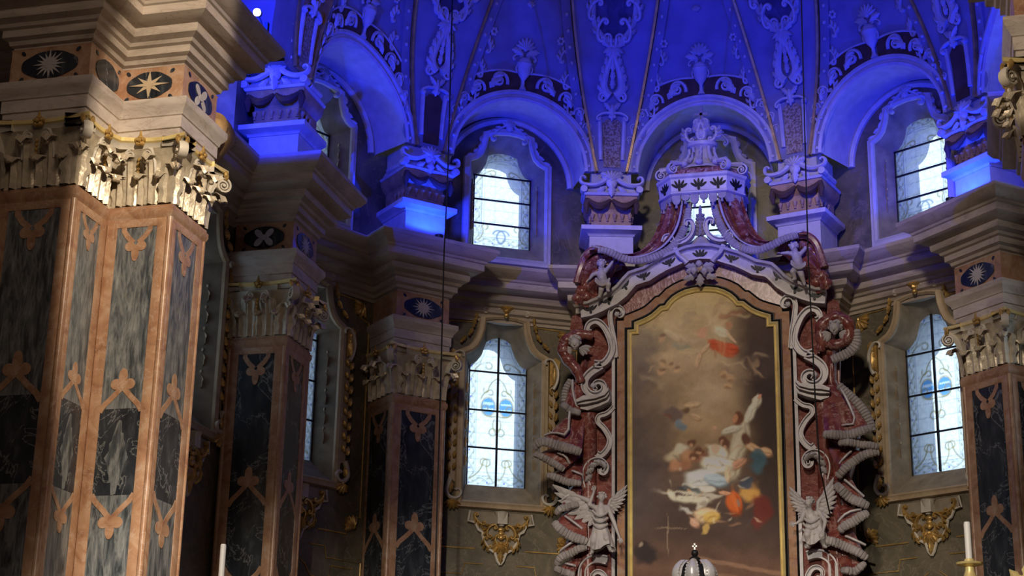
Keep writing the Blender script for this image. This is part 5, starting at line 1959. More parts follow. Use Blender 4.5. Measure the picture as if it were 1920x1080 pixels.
def paint_canvas():
    half = [(x, z) for x, z in GOLD_HALF[1:]]
    W = 1.225
    nx, nz = 150, 420
    X = np.linspace(-W, W, nx + 1)
    xs = np.array([0, .14, .27, .38, .48, .56, .61, .70, .76, .85, .95, 1.05, 1.10, 1.13, 1.14, 1.225])
    zs_ = np.array([10.74, 10.73, 10.705, 10.66, 10.60, 10.52, 10.45, 10.435, 10.38, 10.305, 10.25, 10.21, 10.19, 10.17, 10.05, 10.05])
    top = np.interp(np.abs(X), xs, zs_)
    V = np.linspace(0, 1, nz + 1)
    zb = 2.3
    XX = np.repeat(X[None, :], nz + 1, 0)
    ZZ = zb + (top[None, :] - zb) * V[:, None]
    # picture-plane coordinates of the composition
    U = 1324 + XX * 117.5 + (10 - ZZ) * 3.0
    Vv = 545 + (10.76 - ZZ) * 108.0 - 0.05 * (XX * 117)
    rng = np.random.RandomState(7)

    def fnoise(sx, sy, seed):
        r = np.random.RandomState(seed)
        g = r.rand(60, 40)
        fx, fy = (U - 1150) / sx % 38, (Vv - 500) / sy % 58
        i, j = fx.astype(int), fy.astype(int)
        a, b = fx - i, fy - j
        a, b = a * a * (3 - 2 * a), b * b * (3 - 2 * b)
        return (g[j, i] * (1 - a) + g[j, i + 1] * a) * (1 - b) + (g[j + 1, i] * (1 - a) + g[j + 1, i + 1] * a) * b
    n1 = fnoise(26, 20, 1) * 0.6 + fnoise(11, 9, 2) * 0.3 + fnoise(5, 5, 3) * 0.1
    n2 = fnoise(34, 22, 5) * 0.6 + fnoise(13, 10, 6) * 0.4
    UU = U + (n1 - 0.5) * 26
    VV = Vv + (n2 - 0.5) * 26
    # vertical ground tone
    ky = np.array([540, 600, 680, 760, 840, 900, 960, 1010, 1060, 1200, 1500])
    kc = np.array([[178, 148, 96], [168, 140, 96], [158, 130, 94], [146, 120, 88], [120, 96, 70], [84, 66, 54], [58, 47, 42], [62, 48, 42], [84, 62, 50], [70, 50, 42], [50, 36, 30]], float)
    c = np.stack([np.interp(VV, ky, kc[:, k]) for k in range(3)], -1)

    def el(cx, cy, rx, ry, col, a=1.0, rot=0.0, soft=0.35, warp=1.0):
        uu = U + (UU - U) * warp
        vv = Vv + (VV - Vv) * warp
        dx, dy = uu - cx, vv - cy
        cr, sr = math.cos(R(rot)), math.sin(R(rot))
        e = np.hypot((dx * cr + dy * sr) / rx, (-dx * sr + dy * cr) / ry)
        m_ = np.clip((1 + soft - e) / (2 * soft), 0, 1)
        m_ = (m_ * m_ * (3 - 2 * m_) * a)[..., None]
        c[:] = c * (1 - m_) + np.array(col, float) * m_
    # darkness on the right and left
    el(1475, 690, 78, 150, (40, 33, 30), 0.95, -6, 0.5)
    el(1450, 610, 52, 62, (58, 46, 40), 0.75, 20, 0.6)
    el(1480, 860, 62, 130, (44, 36, 32), 0.9, 0, 0.6)
    el(1440, 685, 44, 26, (60, 48, 44), 0.8, -10, 0.6)
    el(1195, 700, 34, 90, (92, 82, 74), 0.85, 0, 0.7)
    el(1205, 640, 40, 26, (104, 94, 80), 0.7, 10, 0.7)
    el(1190, 860, 66, 130, (66, 58, 56), 0.9, 0, 0.6)
    el(1230, 780, 34, 60, (98, 82, 66), 0.6, 0, 0.8)
    el(1270, 730, 46, 16, (112, 92, 70), 0.7, -10, 0.7)
    el(1210, 640, 60, 12, (124, 108, 84), 0.6, 0, 0.8)
    # clouds
    for cx, cy, rx, ry, col, rot in ((1255, 610, 44, 12, (186, 160, 112), -12), (1290, 668, 52, 11, (186, 156, 112), -8), (1350, 690, 50, 12, (176, 146, 106), 10), (1340, 745, 40, 22, (184, 156, 116), 0),
                                     (1290, 640, 52, 9, (152, 128, 96), -8), (1300, 575, 46, 20, (186, 158, 106), 0), (1260, 720, 30, 7, (132, 108, 82), -14), (1380, 700, 26, 9, (120, 98, 78), 10),
                                     (1330, 800, 40, 22, (170, 136, 96), 0), (1225, 720, 30, 6, (150, 128, 98), 20)):
        el(cx, cy, rx, ry, col, 0.65, rot, 0.8)

    def body(pts, w, col, a=0.95):
        dk, lt = [q * 0.62 for q in col], [min(255, q * 1.08 + 6) for q in col]
        if w > 3.5:
            for (x0, y0), (x1, y1) in zip(pts[:-1], pts[1:]):
                L = math.hypot(x1 - x0, y1 - y0)
                el((x0 + x1) / 2 + 1.5, (y0 + y1) / 2 + w * 0.45, L / 2 + w * 0.5, w * 0.95, dk, 0.75, math.degrees(math.atan2(y1 - y0, x1 - x0)), 0.25, 0.2)
        body1(pts, w, col, a)
        if w > 3.5:
            for (x0, y0), (x1, y1) in zip(pts[:-1], pts[1:]):
                ang_ = math.degrees(math.atan2(y1 - y0, x1 - x0))
                for q in range(3):
                    f = 0.2 + 0.3 * q
                    xx, yy = x0 + (x1 - x0) * f, y0 + (y1 - y0) * f
                    el(xx - w * 0.1, yy - w * 0.35, w * 1.0, w * 0.30, lt, 0.55, ang_ + 12 - 10 * q, 0.6, 0.5)
                    el(xx + w * 0.4, yy + w * 0.2, w * 0.9, w * 0.12, dk, 0.45, ang_ - 20 + 18 * q, 0.6, 0.5)

    def body1(pts, w, col, a=0.95):
        for (x0, y0), (x1, y1) in zip(pts[:-1], pts[1:]):
            L = math.hypot(x1 - x0, y1 - y0)
            el((x0 + x1) / 2, (y0 + y1) / 2, L / 2 + w * 0.4, w, col, a, math.degrees(math.atan2(y1 - y0, x1 - x0)), 0.22, 0.22)
    skin, pale, red_, blue_ = (196, 150, 108), (214, 196, 160), (170, 62, 38), (124, 140, 148)
    # airy figures above
    el(1322, 628, 16, 10, (196, 124, 92), 0.7, 20)
    body([(1352, 622), (1375, 632)], 9, (206, 184, 140))
    el(1378, 615, 7, 7, (150, 104, 72), 0.95, 0, 0.3, 0.2)
    body([(1340, 648), (1368, 655), (1392, 660)], 9, red_)
    el(1365, 662, 24, 10, (176, 70, 42), 0.9, 8)
    body([(1338, 650), (1322, 668), (1312, 692)], 4, skin)
    body([(1350, 663), (1352, 676)], 3, (150, 108, 78))
    body([(1372, 625), (1392, 648)], 3, skin)
    el(1355, 580, 7, 24, (150, 118, 84), 0.6, 14)
    el(1385, 595, 24, 7, (112, 66, 50), 0.6, -16)
    body([(1248, 625), (1278, 640)], 7, (196, 168, 124), 0.7)
    el(1282, 650, 16, 8, (126, 124, 102), 0.8)
    for x, y in ((1245, 688), (1262, 692), (1275, 700), (1242, 704), (1240, 640)):
        el(x, y, 7, 6, (190, 142, 102), 0.7, 0, 0.4, 0.5)
        el(x + 2, y - 5, 6, 3, (96, 70, 52), 0.7, 0, 0.4, 0.5)
    for x, y in ((1365, 706), (1378, 712), (1374, 728)):
        el(x, y, 8, 7, (186, 140, 98), 0.85, 0, 0.4, 0.5)
        el(x, y + 4, 7, 3, (110, 80, 58), 0.6, 0, 0.4, 0.5)
    el(1272, 782, 20, 15, (86, 72, 66), 0.95)
    el(1285, 800, 9, 9, (88, 104, 112), 0.9)
    el(1255, 790, 10, 5, (98, 62, 52), 0.8)
    body([(1290, 765), (1318, 762)], 5, (194, 156, 112), 0.85)
    body([(1305, 785), (1322, 790)], 5, (186, 146, 104), 0.8)
    el(1295, 770, 7, 7, (84, 62, 46), 0.9)
    # standing figure with raised arm
    body([(1408, 800), (1392, 860), (1380, 895)], 16, (178, 164, 130))
    body([(1412, 795), (1428, 765), (1437, 750)], 8, (196, 186, 150))
    body([(1435, 754), (1442, 745)], 3, (206, 120, 90))
    body([(1400, 806), (1366, 816)], 6, (190, 180, 148))
    el(1350, 806, 5, 3, (196, 140, 104), 0.9, 30, 0.4, 0.3)
    el(1397, 790, 10, 12, (82, 50, 36), 0.95, 0, 0.3, 0.3)
    el(1391, 791, 5, 8, (176, 116, 80), 0.9, 0, 0.3, 0.3)
    # figure leaning in from the right
    body([(1412, 838), (1440, 850), (1460, 852)], 8, (186, 134, 92))
    el(1410, 828, 9, 10, (76, 48, 38), 0.95, 0, 0.3, 0.3)
    el(1438, 870, 16, 22, (52, 74, 82), 0.9)
    body([(1410, 865), (1386, 880)], 7, (178, 120, 90))
    # mourners on the left
    for x, y, col in ((1285, 850, (202, 188, 152)), (1268, 862, (190, 170, 130)), (1300, 864, (170, 116, 80)), (1272, 880, (180, 120, 84)), (1292, 880, (140, 92, 66)), (1318, 862, (120, 76, 56))):
        el(x, y, 15, 11, col, 0.9, -20, 0.4, 0.5)
    for x, y in ((1306, 836), (1320, 850), (1366, 830), (1372, 838), (1312, 862)):
        el(x, y, 8, 7, (82, 56, 42), 0.95, 0, 0.35, 0.4)
        el(x - 1, y + 4, 4, 4, (186, 134, 96), 0.8, 0, 0.35, 0.4)
    # reclining figure in white and pale blue
    body([(1345, 850), (1370, 858)], 15, (222, 204, 168))
    el(1352, 846, 9, 9, (196, 156, 120), 0.95, 0, 0.3, 0.3)
    body([(1330, 872), (1378, 876)], 14, (226, 214, 180))
    body([(1300, 905), (1350, 895)], 15, (196, 200, 190))
    body([(1335, 898), (1372, 905)], 10, (146, 168, 178))
    body([(1376, 880), (1376, 905)], 5, (206, 170, 128))
    body([(1290, 915), (1318, 922), (1350, 918)], 6, (214, 206, 178))
    body([(1262, 925), (1272, 940), (1340, 940)], 6, (198, 190, 158))
    el(1300, 920, 22, 5, (44, 52, 58), 0.8, 15)
    body([(1298, 922), (1310, 932)], 3, (190, 130, 92))
    el(1310, 930, 60, 5, (210, 204, 176), 0.7, 3)
    el(1325, 945, 8, 8, (196, 190, 166), 0.8)
    el(1300, 962, 14, 5, (196, 196, 182), 0.7, 10)
    # red and yellow kneeling figure
    body([(1385, 930), (1392, 955)], 15, (186, 78, 36))
    body([(1362, 925), (1380, 928)], 4, (200, 130, 96))
    el(1420, 925, 20, 18, (186, 128, 62), 0.95)
    el(1412, 905, 14, 9, (54, 60, 72), 0.9)
    el(1440, 958, 18, 30, (92, 34, 28), 0.7)
    body([(1395, 940), (1398, 950)], 3, (120, 100, 84), 0.8)
    # bowed figure in front
    body([(1318, 968), (1352, 965)], 13, (198, 160, 116))
    body([(1335, 972), (1358, 968)], 10, (188, 142, 70))
    body([(1306, 978), (1318, 984)], 7, (186, 132, 104))
    el(1334, 988, 8, 6, (194, 150, 76), 0.8)
    # scattered dabs: folds, wings, small heads, rays
    rr_ = np.random.RandomState(21)
    for q in range(46):
        x, y = rr_.uniform(1205, 1440), rr_.uniform(570, 720)
        el(x, y, rr_.uniform(8, 24), rr_.uniform(2, 5), [(206, 178, 128), (140, 114, 84), (188, 152, 108), (120, 100, 80)][q % 4], 0.35, rr_.uniform(-25, 25), 0.7, 1.5)
    for q in range(40):
        x, y = rr_.uniform(1262, 1440), rr_.uniform(838, 985)
        el(x, y, rr_.uniform(5, 12), rr_.uniform(1.2, 2.6), [(226, 208, 168), (72, 54, 44), (168, 120, 86), (60, 56, 58)][q % 4], 0.4, rr_.uniform(-60, 60), 0.5, 0.6)
    for q in range(5):
        el(1336 + 8 * q, 600 + 14 * q, 3, 26, (206, 176, 124), 0.25, -20 + 6 * q, 0.8, 0.5)
    # steps, staff and floor
    body([(1238, 994), (1296, 992)], 1.2, (120, 100, 80), 0.8)
    body([(1259, 970), (1262, 1040)], 1.4, (118, 100, 82), 0.8)
    el(1215, 1035, 22, 16, (40, 34, 34), 0.9)
    el(1205, 1026, 6, 4, (160, 140, 116), 0.7)
    for q in range(5):
        el(1330 + q * 34, 1046 + q * 5, 22, 4, (136, 102, 78), 0.55, 6, 0.3, 0.1)
        el(1300 + q * 40, 1068 + q * 4, 24, 5, (128, 96, 72), 0.5, 6, 0.3, 0.1)
    # brush and canvas grain
    c *= (0.90 + 0.2 * n1)[..., None]
    c *= (0.97 + 0.06 * rng.rand(nz + 1, nx + 1))[..., None]
    c = np.clip(c / 255.0, 0, 1)
    lin = np.where(c < 0.04045, c / 12.92, ((c + 0.055) / 1.055) ** 2.4)
    lin = np.clip(2.9 * lin / (1 + 1.35 * lin), 0, 0.9)
    me = bpy.data.meshes.new('canvas')
    n_ = nx + 1
    me.from_pydata([(float(XX[j, i]), -0.105, float(ZZ[j, i])) for j in range(nz + 1) for i in range(nx + 1)], [],
                   [(j * n_ + i, j * n_ + i + 1, (j + 1) * n_ + i + 1, (j + 1) * n_ + i) for j in range(nz) for i in range(nx)])
    at = me.color_attributes.new('col', 'FLOAT_COLOR', 'POINT')
    at.data.foreach_set('color', np.concatenate([lin.reshape(-1, 3), np.ones((lin.size // 3, 1))], 1).ravel().astype(np.float32))
    me.materials.append(M['canvas'])
    o = bpy.data.objects.new('canvas', me)
    COL.objects.link(o)
    o.parent = paint
    o.matrix_basis = paint.matrix_basis.inverted() @ T(0, AY, 0)


paint_canvas()

# ---- marble draperies
def fringe(mb, pts, w, d=0.06, y=-0.3, yfun=None):
    """thick tasselled fringe along pts"""
    p = smooth(pts, 2)
    L = 0
    out = [p[0]]
    for a, b in zip(p[:-1], p[1:]):
        seg = math.hypot(b[0] - a[0], b[1] - a[1])
        n = max(1, int(seg / 0.012))
        out += [(a[0] + (b[0] - a[0]) * k / n, a[1] + (b[1] - a[1]) * k / n) for k in range(1, n + 1)]
    N = len(out)
    rad = [w / 2 * (0.86 if i % 4 == 0 else 1.0 + 0.05 * math.sin(i * 0.9)) * (1 - 0.2 * abs(2 * i / N - 1) ** 3) for i in range(N)]
    fl = [0.030 if i % 4 == 0 else 0.044 for i in range(N)]
    f_ = yfun or (lambda f: y)
    mb.tube([(q[0], f_(i / max(1, N - 1)), q[1]) for i, q in enumerate(out)], rad, 8, flat=fl, normal=(0, 1, 0))


def resample(pts, n):
    p = smooth(pts, 2)
    d = [0]
    for a, b in zip(p[:-1], p[1:]):
        d.append(d[-1] + math.hypot(b[0] - a[0], b[1] - a[1]))
    out = []
    for k in range(n):
        t = d[-1] * k / (n - 1)
        i = max(j for j in range(len(d)) if d[j] <= t + 1e-9)
        i = min(i, len(p) - 2)
        f = (t - d[i]) / max(1e-9, d[i + 1] - d[i])
        out.append((p[i][0] + (p[i + 1][0] - p[i][0]) * f, p[i][1] + (p[i + 1][1] - p[i][1]) * f))
    return out


def flounce(root, top, bot, stripe=None, w=0.15, yt=-0.14, yb=-0.36, th=0.05):
    n = 26
    a, b = resample(top, n), resample(bot, n)
    mb = MB()

    def sheet(off):
        def fn(u, v):
            i = int(round(u * (n - 1)))
            x = a[i][0] * (1 - v) + b[i][0] * v
            z = a[i][1] * (1 - v) + b[i][1] * v
            yy = yt + (yb - yt) * v ** 0.8 - 0.05 * math.sin(u * 9.0) * v - 0.05 * math.sin(PI * u)
            return (x, yy + off, z)
        return fn
    mb.grid(sheet(0), n - 1, 8)
    mb.grid(sheet(th), n - 1, 8)
    akid(mb, 'cloth_fold', M['red'], root)
    mb = MB()
    fringe(mb, bot, w, 0.055, yb - 0.03, lambda f: yb - 0.03 - 0.05 * math.sin(f * 9.0) - 0.05 * math.sin(PI * f))
    akid(mb, 'fringe', M['fringe'], root)
    if stripe:
        mb = MB()
        p = smooth(stripe, 1)
        mb.tube([(x, yb + 0.02 - 0.05 * math.sin(PI * i / (len(p) - 1)), z) for i, (x, z) in enumerate(p)], 0.022, 6, flat=0.03, normal=(0, 1, 0))
        akid(mb, 'white_stripe', M['grey'], root)


def side_drapery(s, label, coil, head, edge_fr, flounces, left, right):
    root = empty('marble_drapery', T(s * 2.25, AY - 0.1, 1.4), label, 'drapery', 'knotted marble draperies beside the altar')
    n = 30
    a, b = resample(left, n), resample(right, n)
    mb = MB()

    def body(u, v):
        i = int(round(v * (n - 1)))
        x = a[i][0] * (1 - u) + b[i][0] * u
        z = a[i][1] * (1 - u) + b[i][1] * u
        return (x, 0.06 - 0.20 * math.sin(PI * u) ** 0.7 - 0.035 * math.sin(u * 13 + v * 9) - 0.02 * math.sin(u * 21 - v * 17), z)
    mb.grid(body, 22, n - 1)
    mb.grid(lambda u, v: (body(u, v)[0], 0.20, body(u, v)[2]), 4, n - 1)
    akid(mb, 'cloth', M['red'], root)
    mb = MB()
    p = smooth(coil, 2)
    N = len(p)
    mb.tube([(x, -0.16 - 0.06 * math.sin(PI * i / N), z) for i, (x, z) in enumerate(p)], [0.10 * (0.75 + 0.35 * math.sin(PI * i / (N - 1))) * (1 + 0.10 * math.sin(i * 1.3)) for i in range(N)], 12)
    akid(mb, 'knot', M['red'], root)
    mb = MB()
    for q in range(4):
        off = (q - 1.5) * 0.04
        mb.tube([(x + off * 0.4, -0.25 + abs(off), z + off) for x, z in p], 0.016, 5)
    akid(mb, 'knot_fold', M['redfrieze'], root)
    for pts, w in edge_fr:
        mb = MB()
        fringe(mb, pts, w, 0.06, -0.22)
        akid(mb, 'fringe', M['fringe'], root)
    for fl in flounces:
        flounce(root, *fl)
    # cherub head in the knot
    hd = empty('cherub_head', T(head[0], AY - 0.30, head[1]), 'small grey cherub head in the knot of the %s marble drapery' % ('left' if s < 0 else 'right'), 'cherub', 'cherub heads in the drapery knots')
    inv = hd.matrix_basis.inverted() @ T(0, AY, 0)
    blob(head_caps((head[0], -0.30, head[1]), 0.115, (-0.15 * s, -1, -0.35)), 'face', M['statue'], hd, inv, 0.011, 3)
    o = hair((head[0], -0.30, head[1]), 0.115, (-0.15 * s, -1, -0.35), 3 + s).build('hair', M['statue'], hd)
    o.matrix_basis = inv
    for q in (-1, 1):
        wm = MB()
        for k in range(4):
            leaflet(wm, (head[0] + q * 0.07, head[1] - 0.08), 90 - q * (75 + 22 * k), 0.22 - 0.02 * k, 0.08, 0.03, -0.26, -q * 25, 0)
        o = wm.build('wing', M['statue'], hd)
        o.matrix_basis = inv
    return root


LEFT_FL = [
    ([(-2.27, 9.22), (-2.15, 9.2), (-2.05, 9.15)], [(-2.37, 8.78), (-2.25, 8.66), (-2.09, 8.61)], [(-2.22, 9.21), (-2.21, 9.01), (-2.16, 8.8), (-2.11, 8.69)], 0.13, -0.10, -0.30),
    ([(-2.26, 8.70), (-2.15, 8.66), (-2.02, 8.62)], [(-2.84, 8.01), (-2.7, 8.1), (-2.56, 8.08), (-2.29, 7.99), (-2.03, 7.9)], [(-2.24, 8.63), (-2.25, 8.2), (-2.51, 8.27), (-2.67, 8.23)], 0.17, -0.12, -0.42),
    ([(-2.6, 8.05), (-2.3, 7.98), (-2.05, 7.92)], [(-2.83, 7.91), (-2.7, 7.85), (-2.53, 7.76), (-2.34, 7.63)], [(-2.45, 7.93), (-2.3, 7.86), (-2.25, 7.75)], 0.13, -0.2, -0.36),
    ([(-2.4, 7.72), (-2.2, 7.75), (-2.05, 7.78)], [(-2.62, 7.55), (-2.41, 7.48), (-2.21, 7.40), (-2.06, 7.39)], [(-2.2, 7.62), (-2.04, 7.55)], 0.13, -0.14, -0.32),
    ([(-2.28, 7.38), (-2.15, 7.4), (-2.05, 7.42)], [(-2.46, 6.90), (-2.33, 7.0), (-2.10, 7.03)], [(-2.4, 7.11), (-2.2, 7.24)], 0.13, -0.14, -0.32),
    ([(-2.33, 6.98), (-2.15, 7.0), (-1.98, 7.0)], [(-2.48, 6.73), (-2.35, 6.59), (-2.14, 6.47), (-1.93, 6.4)], [(-2.3, 6.84), (-2.16, 6.74), (-2.02, 6.63)], 0.16, -0.16, -0.40),
    ([(-2.3, 6.55), (-2.12, 6.5), (-1.98, 6.46)], [(-2.44, 6.04), (-2.34, 6.17), (-2.11, 6.26), (-1.95, 6.31)], [(-2.39, 6.27), (-2.16, 6.42)], 0.14, -0.16, -0.36),
    ([(-2.35, 6.12), (-2.2, 6.15), (-2.05, 6.18)], [(-2.46, 5.97), (-2.34, 5.92), (-2.16, 5.86)], [(-2.3, 6.06), (-2.14, 6.02)], 0.13, -0.16, -0.34),
    ([(-2.35, 5.85), (-2.2, 5.8), (-2.05, 5.75)], [(-2.48, 5.5), (-2.3, 5.36), (-2.05, 5.3)], [(-2.35, 5.6), (-2.1, 5.45)], 0.14, -0.16, -0.36),
    ([(-2.35, 5.4), (-2.2, 5.4), (-2.05, 5.4)], [(-2.5, 4.6), (-2.3, 4.7), (-2.05, 4.6)], None, 0.14, -0.16, -0.36),
]
side_drapery(-1, 'red marble drapery with grey fringes hanging left of the altar, edge near the shield window',
             [(-1.90, 10.02), (-2.12, 10.06), (-2.31, 9.99), (-2.41, 9.86), (-2.39, 9.7), (-2.28, 9.55), (-2.16, 9.41), (-2.10, 9.2)], (-2.18, 9.86),
             [([(-2.27, 9.24), (-2.37, 9.06), (-2.38, 8.85)], 0.12)], LEFT_FL,
             [(-2.12, 9.6), (-2.24, 9.3), (-2.34, 9.05), (-2.32, 8.7), (-2.5, 8.15), (-2.45, 7.7), (-2.32, 7.4), (-2.36, 7.0), (-2.34, 6.6), (-2.34, 6.1), (-2.34, 5.5), (-2.3, 4.0), (-2.3, 1.4)],
             [(-1.98, 9.6), (-1.98, 9.2), (-1.98, 8.6), (-1.98, 8.0), (-1.98, 7.4), (-1.96, 6.8), (-1.9, 6.3), (-1.95, 5.8), (-2.0, 4.0), (-2.0, 1.4)])
RIGHT_FL = [
    ([(2.0, 8.95), (2.12, 8.95), (2.26, 8.92)], [(2.0, 8.05), (2.29, 8.01), (2.6, 8.06), (2.76, 8.12)], [(2.3, 8.82), (2.4, 8.62), (2.54, 8.21), (2.3, 8.2)], 0.16, -0.12, -0.40),
    ([(2.05, 8.02), (2.3, 7.98), (2.6, 8.02)], [(2.24, 7.9), (2.47, 7.89), (2.85, 7.81)], None, 0.13, -0.2, -0.38),
    ([(2.05, 7.9), (2.25, 7.86), (2.45, 7.84)], [(2.2, 7.35), (2.41, 7.56), (2.58, 7.68), (2.85, 7.73)], [(2.23, 7.58), (2.42, 7.77)], 0.15, -0.16, -0.36),
    ([(2.05, 7.4), (2.2, 7.42), (2.35, 7.45)], [(2.16, 7.23), (2.35, 7.01), (2.65, 6.86)], [(2.3, 7.31), (2.59, 7.03)], 0.16, -0.16, -0.36),
    ([(2.05, 6.95), (2.2, 6.93), (2.4, 6.9)], [(2.19, 6.48), (2.41, 6.62), (2.64, 6.74)], [(2.17, 6.63), (2.32, 6.77), (2.54, 6.82)], 0.16, -0.16, -0.38),
    ([(2.0, 6.55), (2.2, 6.52), (2.4, 6.5)], [(1.88, 6.35), (2.16, 6.28), (2.43, 6.15), (2.59, 6.04)], [(2.28, 6.4), (2.58, 6.25)], 0.15, -0.16, -0.36),
    ([(2.1, 6.15), (2.25, 6.1), (2.4, 6.05)], [(2.2, 5.85), (2.42, 5.82), (2.55, 5.94)], None, 0.13, -0.16, -0.34),
    ([(2.1, 5.8), (2.25, 5.75), (2.4, 5.7)], [(2.15, 5.2), (2.35, 5.3), (2.55, 5.45)], None, 0.14, -0.16, -0.36),
    ([(2.1, 5.3), (2.25, 5.25), (2.4, 5.2)], [(2.1, 4.5), (2.3, 4.6), (2.5, 4.5)], None, 0.14, -0.16, -0.36),
]
side_drapery(1, 'red marble drapery with grey fringes hanging right of the altar, folds zigzagging down',
             [(1.98, 9.55), (2.02, 9.69), (1.98, 9.92), (2.14, 10.08), (2.35, 10.09), (2.49, 9.93), (2.46, 9.71), (2.25, 9.60), (2.08, 9.68)], (2.24, 9.88),
             [([(2.58, 9.86), (2.59, 9.62), (2.45, 9.46), (2.16, 9.36)], 0.17), ([(2.26, 8.92), (2.42, 8.75), (2.6, 8.55), (2.74, 8.28), (2.76, 8.12)], 0.16)], RIGHT_FL,
             [(1.98, 9.6), (1.98, 9.2), (1.98, 8.6), (1.98, 8.0), (1.98, 7.4), (1.96, 6.8), (1.9, 6.3), (1.95, 5.8), (2.0, 4.0), (2.0, 1.4)],
             [(2.3, 9.6), (2.3, 9.3), (2.24, 9.05), (2.45, 8.7), (2.6, 8.2), (2.5, 7.7), (2.36, 7.4), (2.44, 7.0), (2.42, 6.6), (2.42, 6.1), (2.4, 5.5), (2.36, 4.0), (2.36, 1.4)])

# ---- baldachin crown and the curtains it lets fall
CYN = 28.0
crown = empty('baldachin_crown', T(0, CYN, 12.4), 'white canopy crown with black palmettes and domed top hanging above the altar', 'canopy')


def ckid(mb, name, mat, root=None, ang=38):
    root = root or crown
    o = mb.build(name, mat, root, None, ang)
    o.matrix_basis = root.matrix_basis.inverted() @ T(0, CYN, 0)
    return o


BANDP = [(-0.76, 0.35), (-0.74, -0.02), (-0.48, -0.34), (0.48, -0.34), (0.74, -0.02), (0.76, 0.35)]
mb = MB()
mb.sweep([(x, y, 0) for x, y in BANDP], [(-0.06, 12.48), (0.0, 12.48), (0.03, 12.50), (0.03, 12.53), (0.01, 12.55), (0.03, 12.77), (0.06, 12.80), (0.07, 12.84), (0.05, 12.86), (-0.06, 12.86)])
ckid(mb, 'crown_band', M['grey'], ang=25)
for i in range(5):
    p, q = BANDP[i], BANDP[i + 1]
    Mf, L, t, n = seg_frame(p, q)
    k = 3 if i == 2 else 1
    for j in range(k):
        mb = MB()
        palmette(mb, (j - (k - 1) / 2) * 0.34, 12.58, 90, 1.25, -0.02)
        mb.xform(Mf)
        ckid(mb, 'palmette', M['black'])
mb = MB()
prof = [(0.0, 12.86), (0.0, 12.88), (-0.04, 12.95), (-0.13, 13.03), (-0.30, 13.10), (-0.42, 13.13)]
mb.sweep([(x, y, 0) for x, y in BANDP], prof, profclosed=False)
ckid(mb, 'dome', M['redfrieze'])
mb = MB()
mb.lathe([(0.50, 13.04), (0.46, 13.10), (0.36, 13.14), (0.28, 13.20), (0.20, 13.34), (0.17, 13.46), (0.20, 13.50), (0.27, 13.54), (0.28, 13.60), (0.2, 13.63), (0.12, 13.68), (0.10, 13.75), (0.0, 13.78)], (0, 0.15, 0), 20, sy=0.8)
ckid(mb, 'lantern', M['grey'])
for a in (-70, -35, 0, 35, 70):
    mb = MB()
    d = Vector((math.sin(R(a)), -math.cos(R(a)) * 0.8, 0))
    c0 = Vector((0, 0.15, 0))
    pts = [c0 + d * r + Vector((0, 0, z)) for r, z in ((0.50, 13.12), (0.44, 13.20), (0.36, 13.20), (0.29, 13.27), (0.24, 13.40), (0.23, 13.50))]
    mb.tube(pts, [0.045, 0.05, 0.04, 0.035, 0.03, 0.03], 7)
    mb.ball(pts[0], (0.07, 0.07, 0.06), 8, 6)
    ckid(mb, 'lantern_scroll', M['grey'])
for x, y in BANDP[:]:
    mb = MB()
    d = Vector((x, y, 0)).normalized()
    volute(mb, (x * 0.97, y * 0.97, 12.98), d, 0.11, 0.12, -1, 1.8, 90)
    mb.tube([Vector((x, y, 12.98 + 0.1)), Vector((x * 0.85, y * 0.85, 13.10)), Vector((x * 0.65, y * 0.65, 13.12))], [0.06, 0.05, 0.03], 7)
    ckid(mb, 'corner_volute', M['grey'])
mb = MB()
for s in (-1, 1):
    cscroll(mb, (s * 0.05, 13.70), 90 - s * 20, 0.34, s * 60, 0.09, 0.06, 0.05, leaf=0.16)
    cscroll(mb, (s * 0.20, 13.62), 90 - s * 60, 0.26, s * 80, 0.08, 0.06, 0.05, leaf=0.14)
    leaflet(mb, (s * 0.06, 13.85), 90 - s * 30, 0.22, 0.12, 0.06, 0.05, s * 60)
mb.ball((0, 0.08, 13.78), 0.10, 10, 8)
ckid(mb, 'finial_scrolls', M['grey'])
mb = MB()
mb.box((0, 0.08, 14.08), (0.05, 0.05, 0.50))
mb.box((0, 0.08, 14.16), (0.24, 0.05, 0.05))
ckid(mb, 'cross', M['fringe'])
# lambrequin teeth under the band
for i in range(5):
    p, q = BANDP[i], BANDP[i + 1]
    Mf, L, t, n = seg_frame(p, q)
    k = max(2, int(L / 0.15))
    for j in range(k):
        mb = MB()
        w = L / k * 0.46
        x = (j - (k - 1) / 2) * L / k
        h_ = 0.20 if j % 2 == 0 else 0.13
        mb.plate([(x - w, 12.50), (x - w, 12.50 - h_ * 0.6), (x - w * 0.6, 12.50 - h_ * 0.9), (x, 12.50 - h_), (x + w * 0.6, 12.50 - h_ * 0.9), (x + w, 12.50 - h_ * 0.6), (x + w, 12.50)], 0.01, 0.05)
        mb.tube([(x, 0.02, 12.50 - h_), (x, 0.02, 12.44 - h_)], [0.02, 0.028], 6)
        mb.xform(Mf)
        ckid(mb, 'lambrequin', M['fringe'])


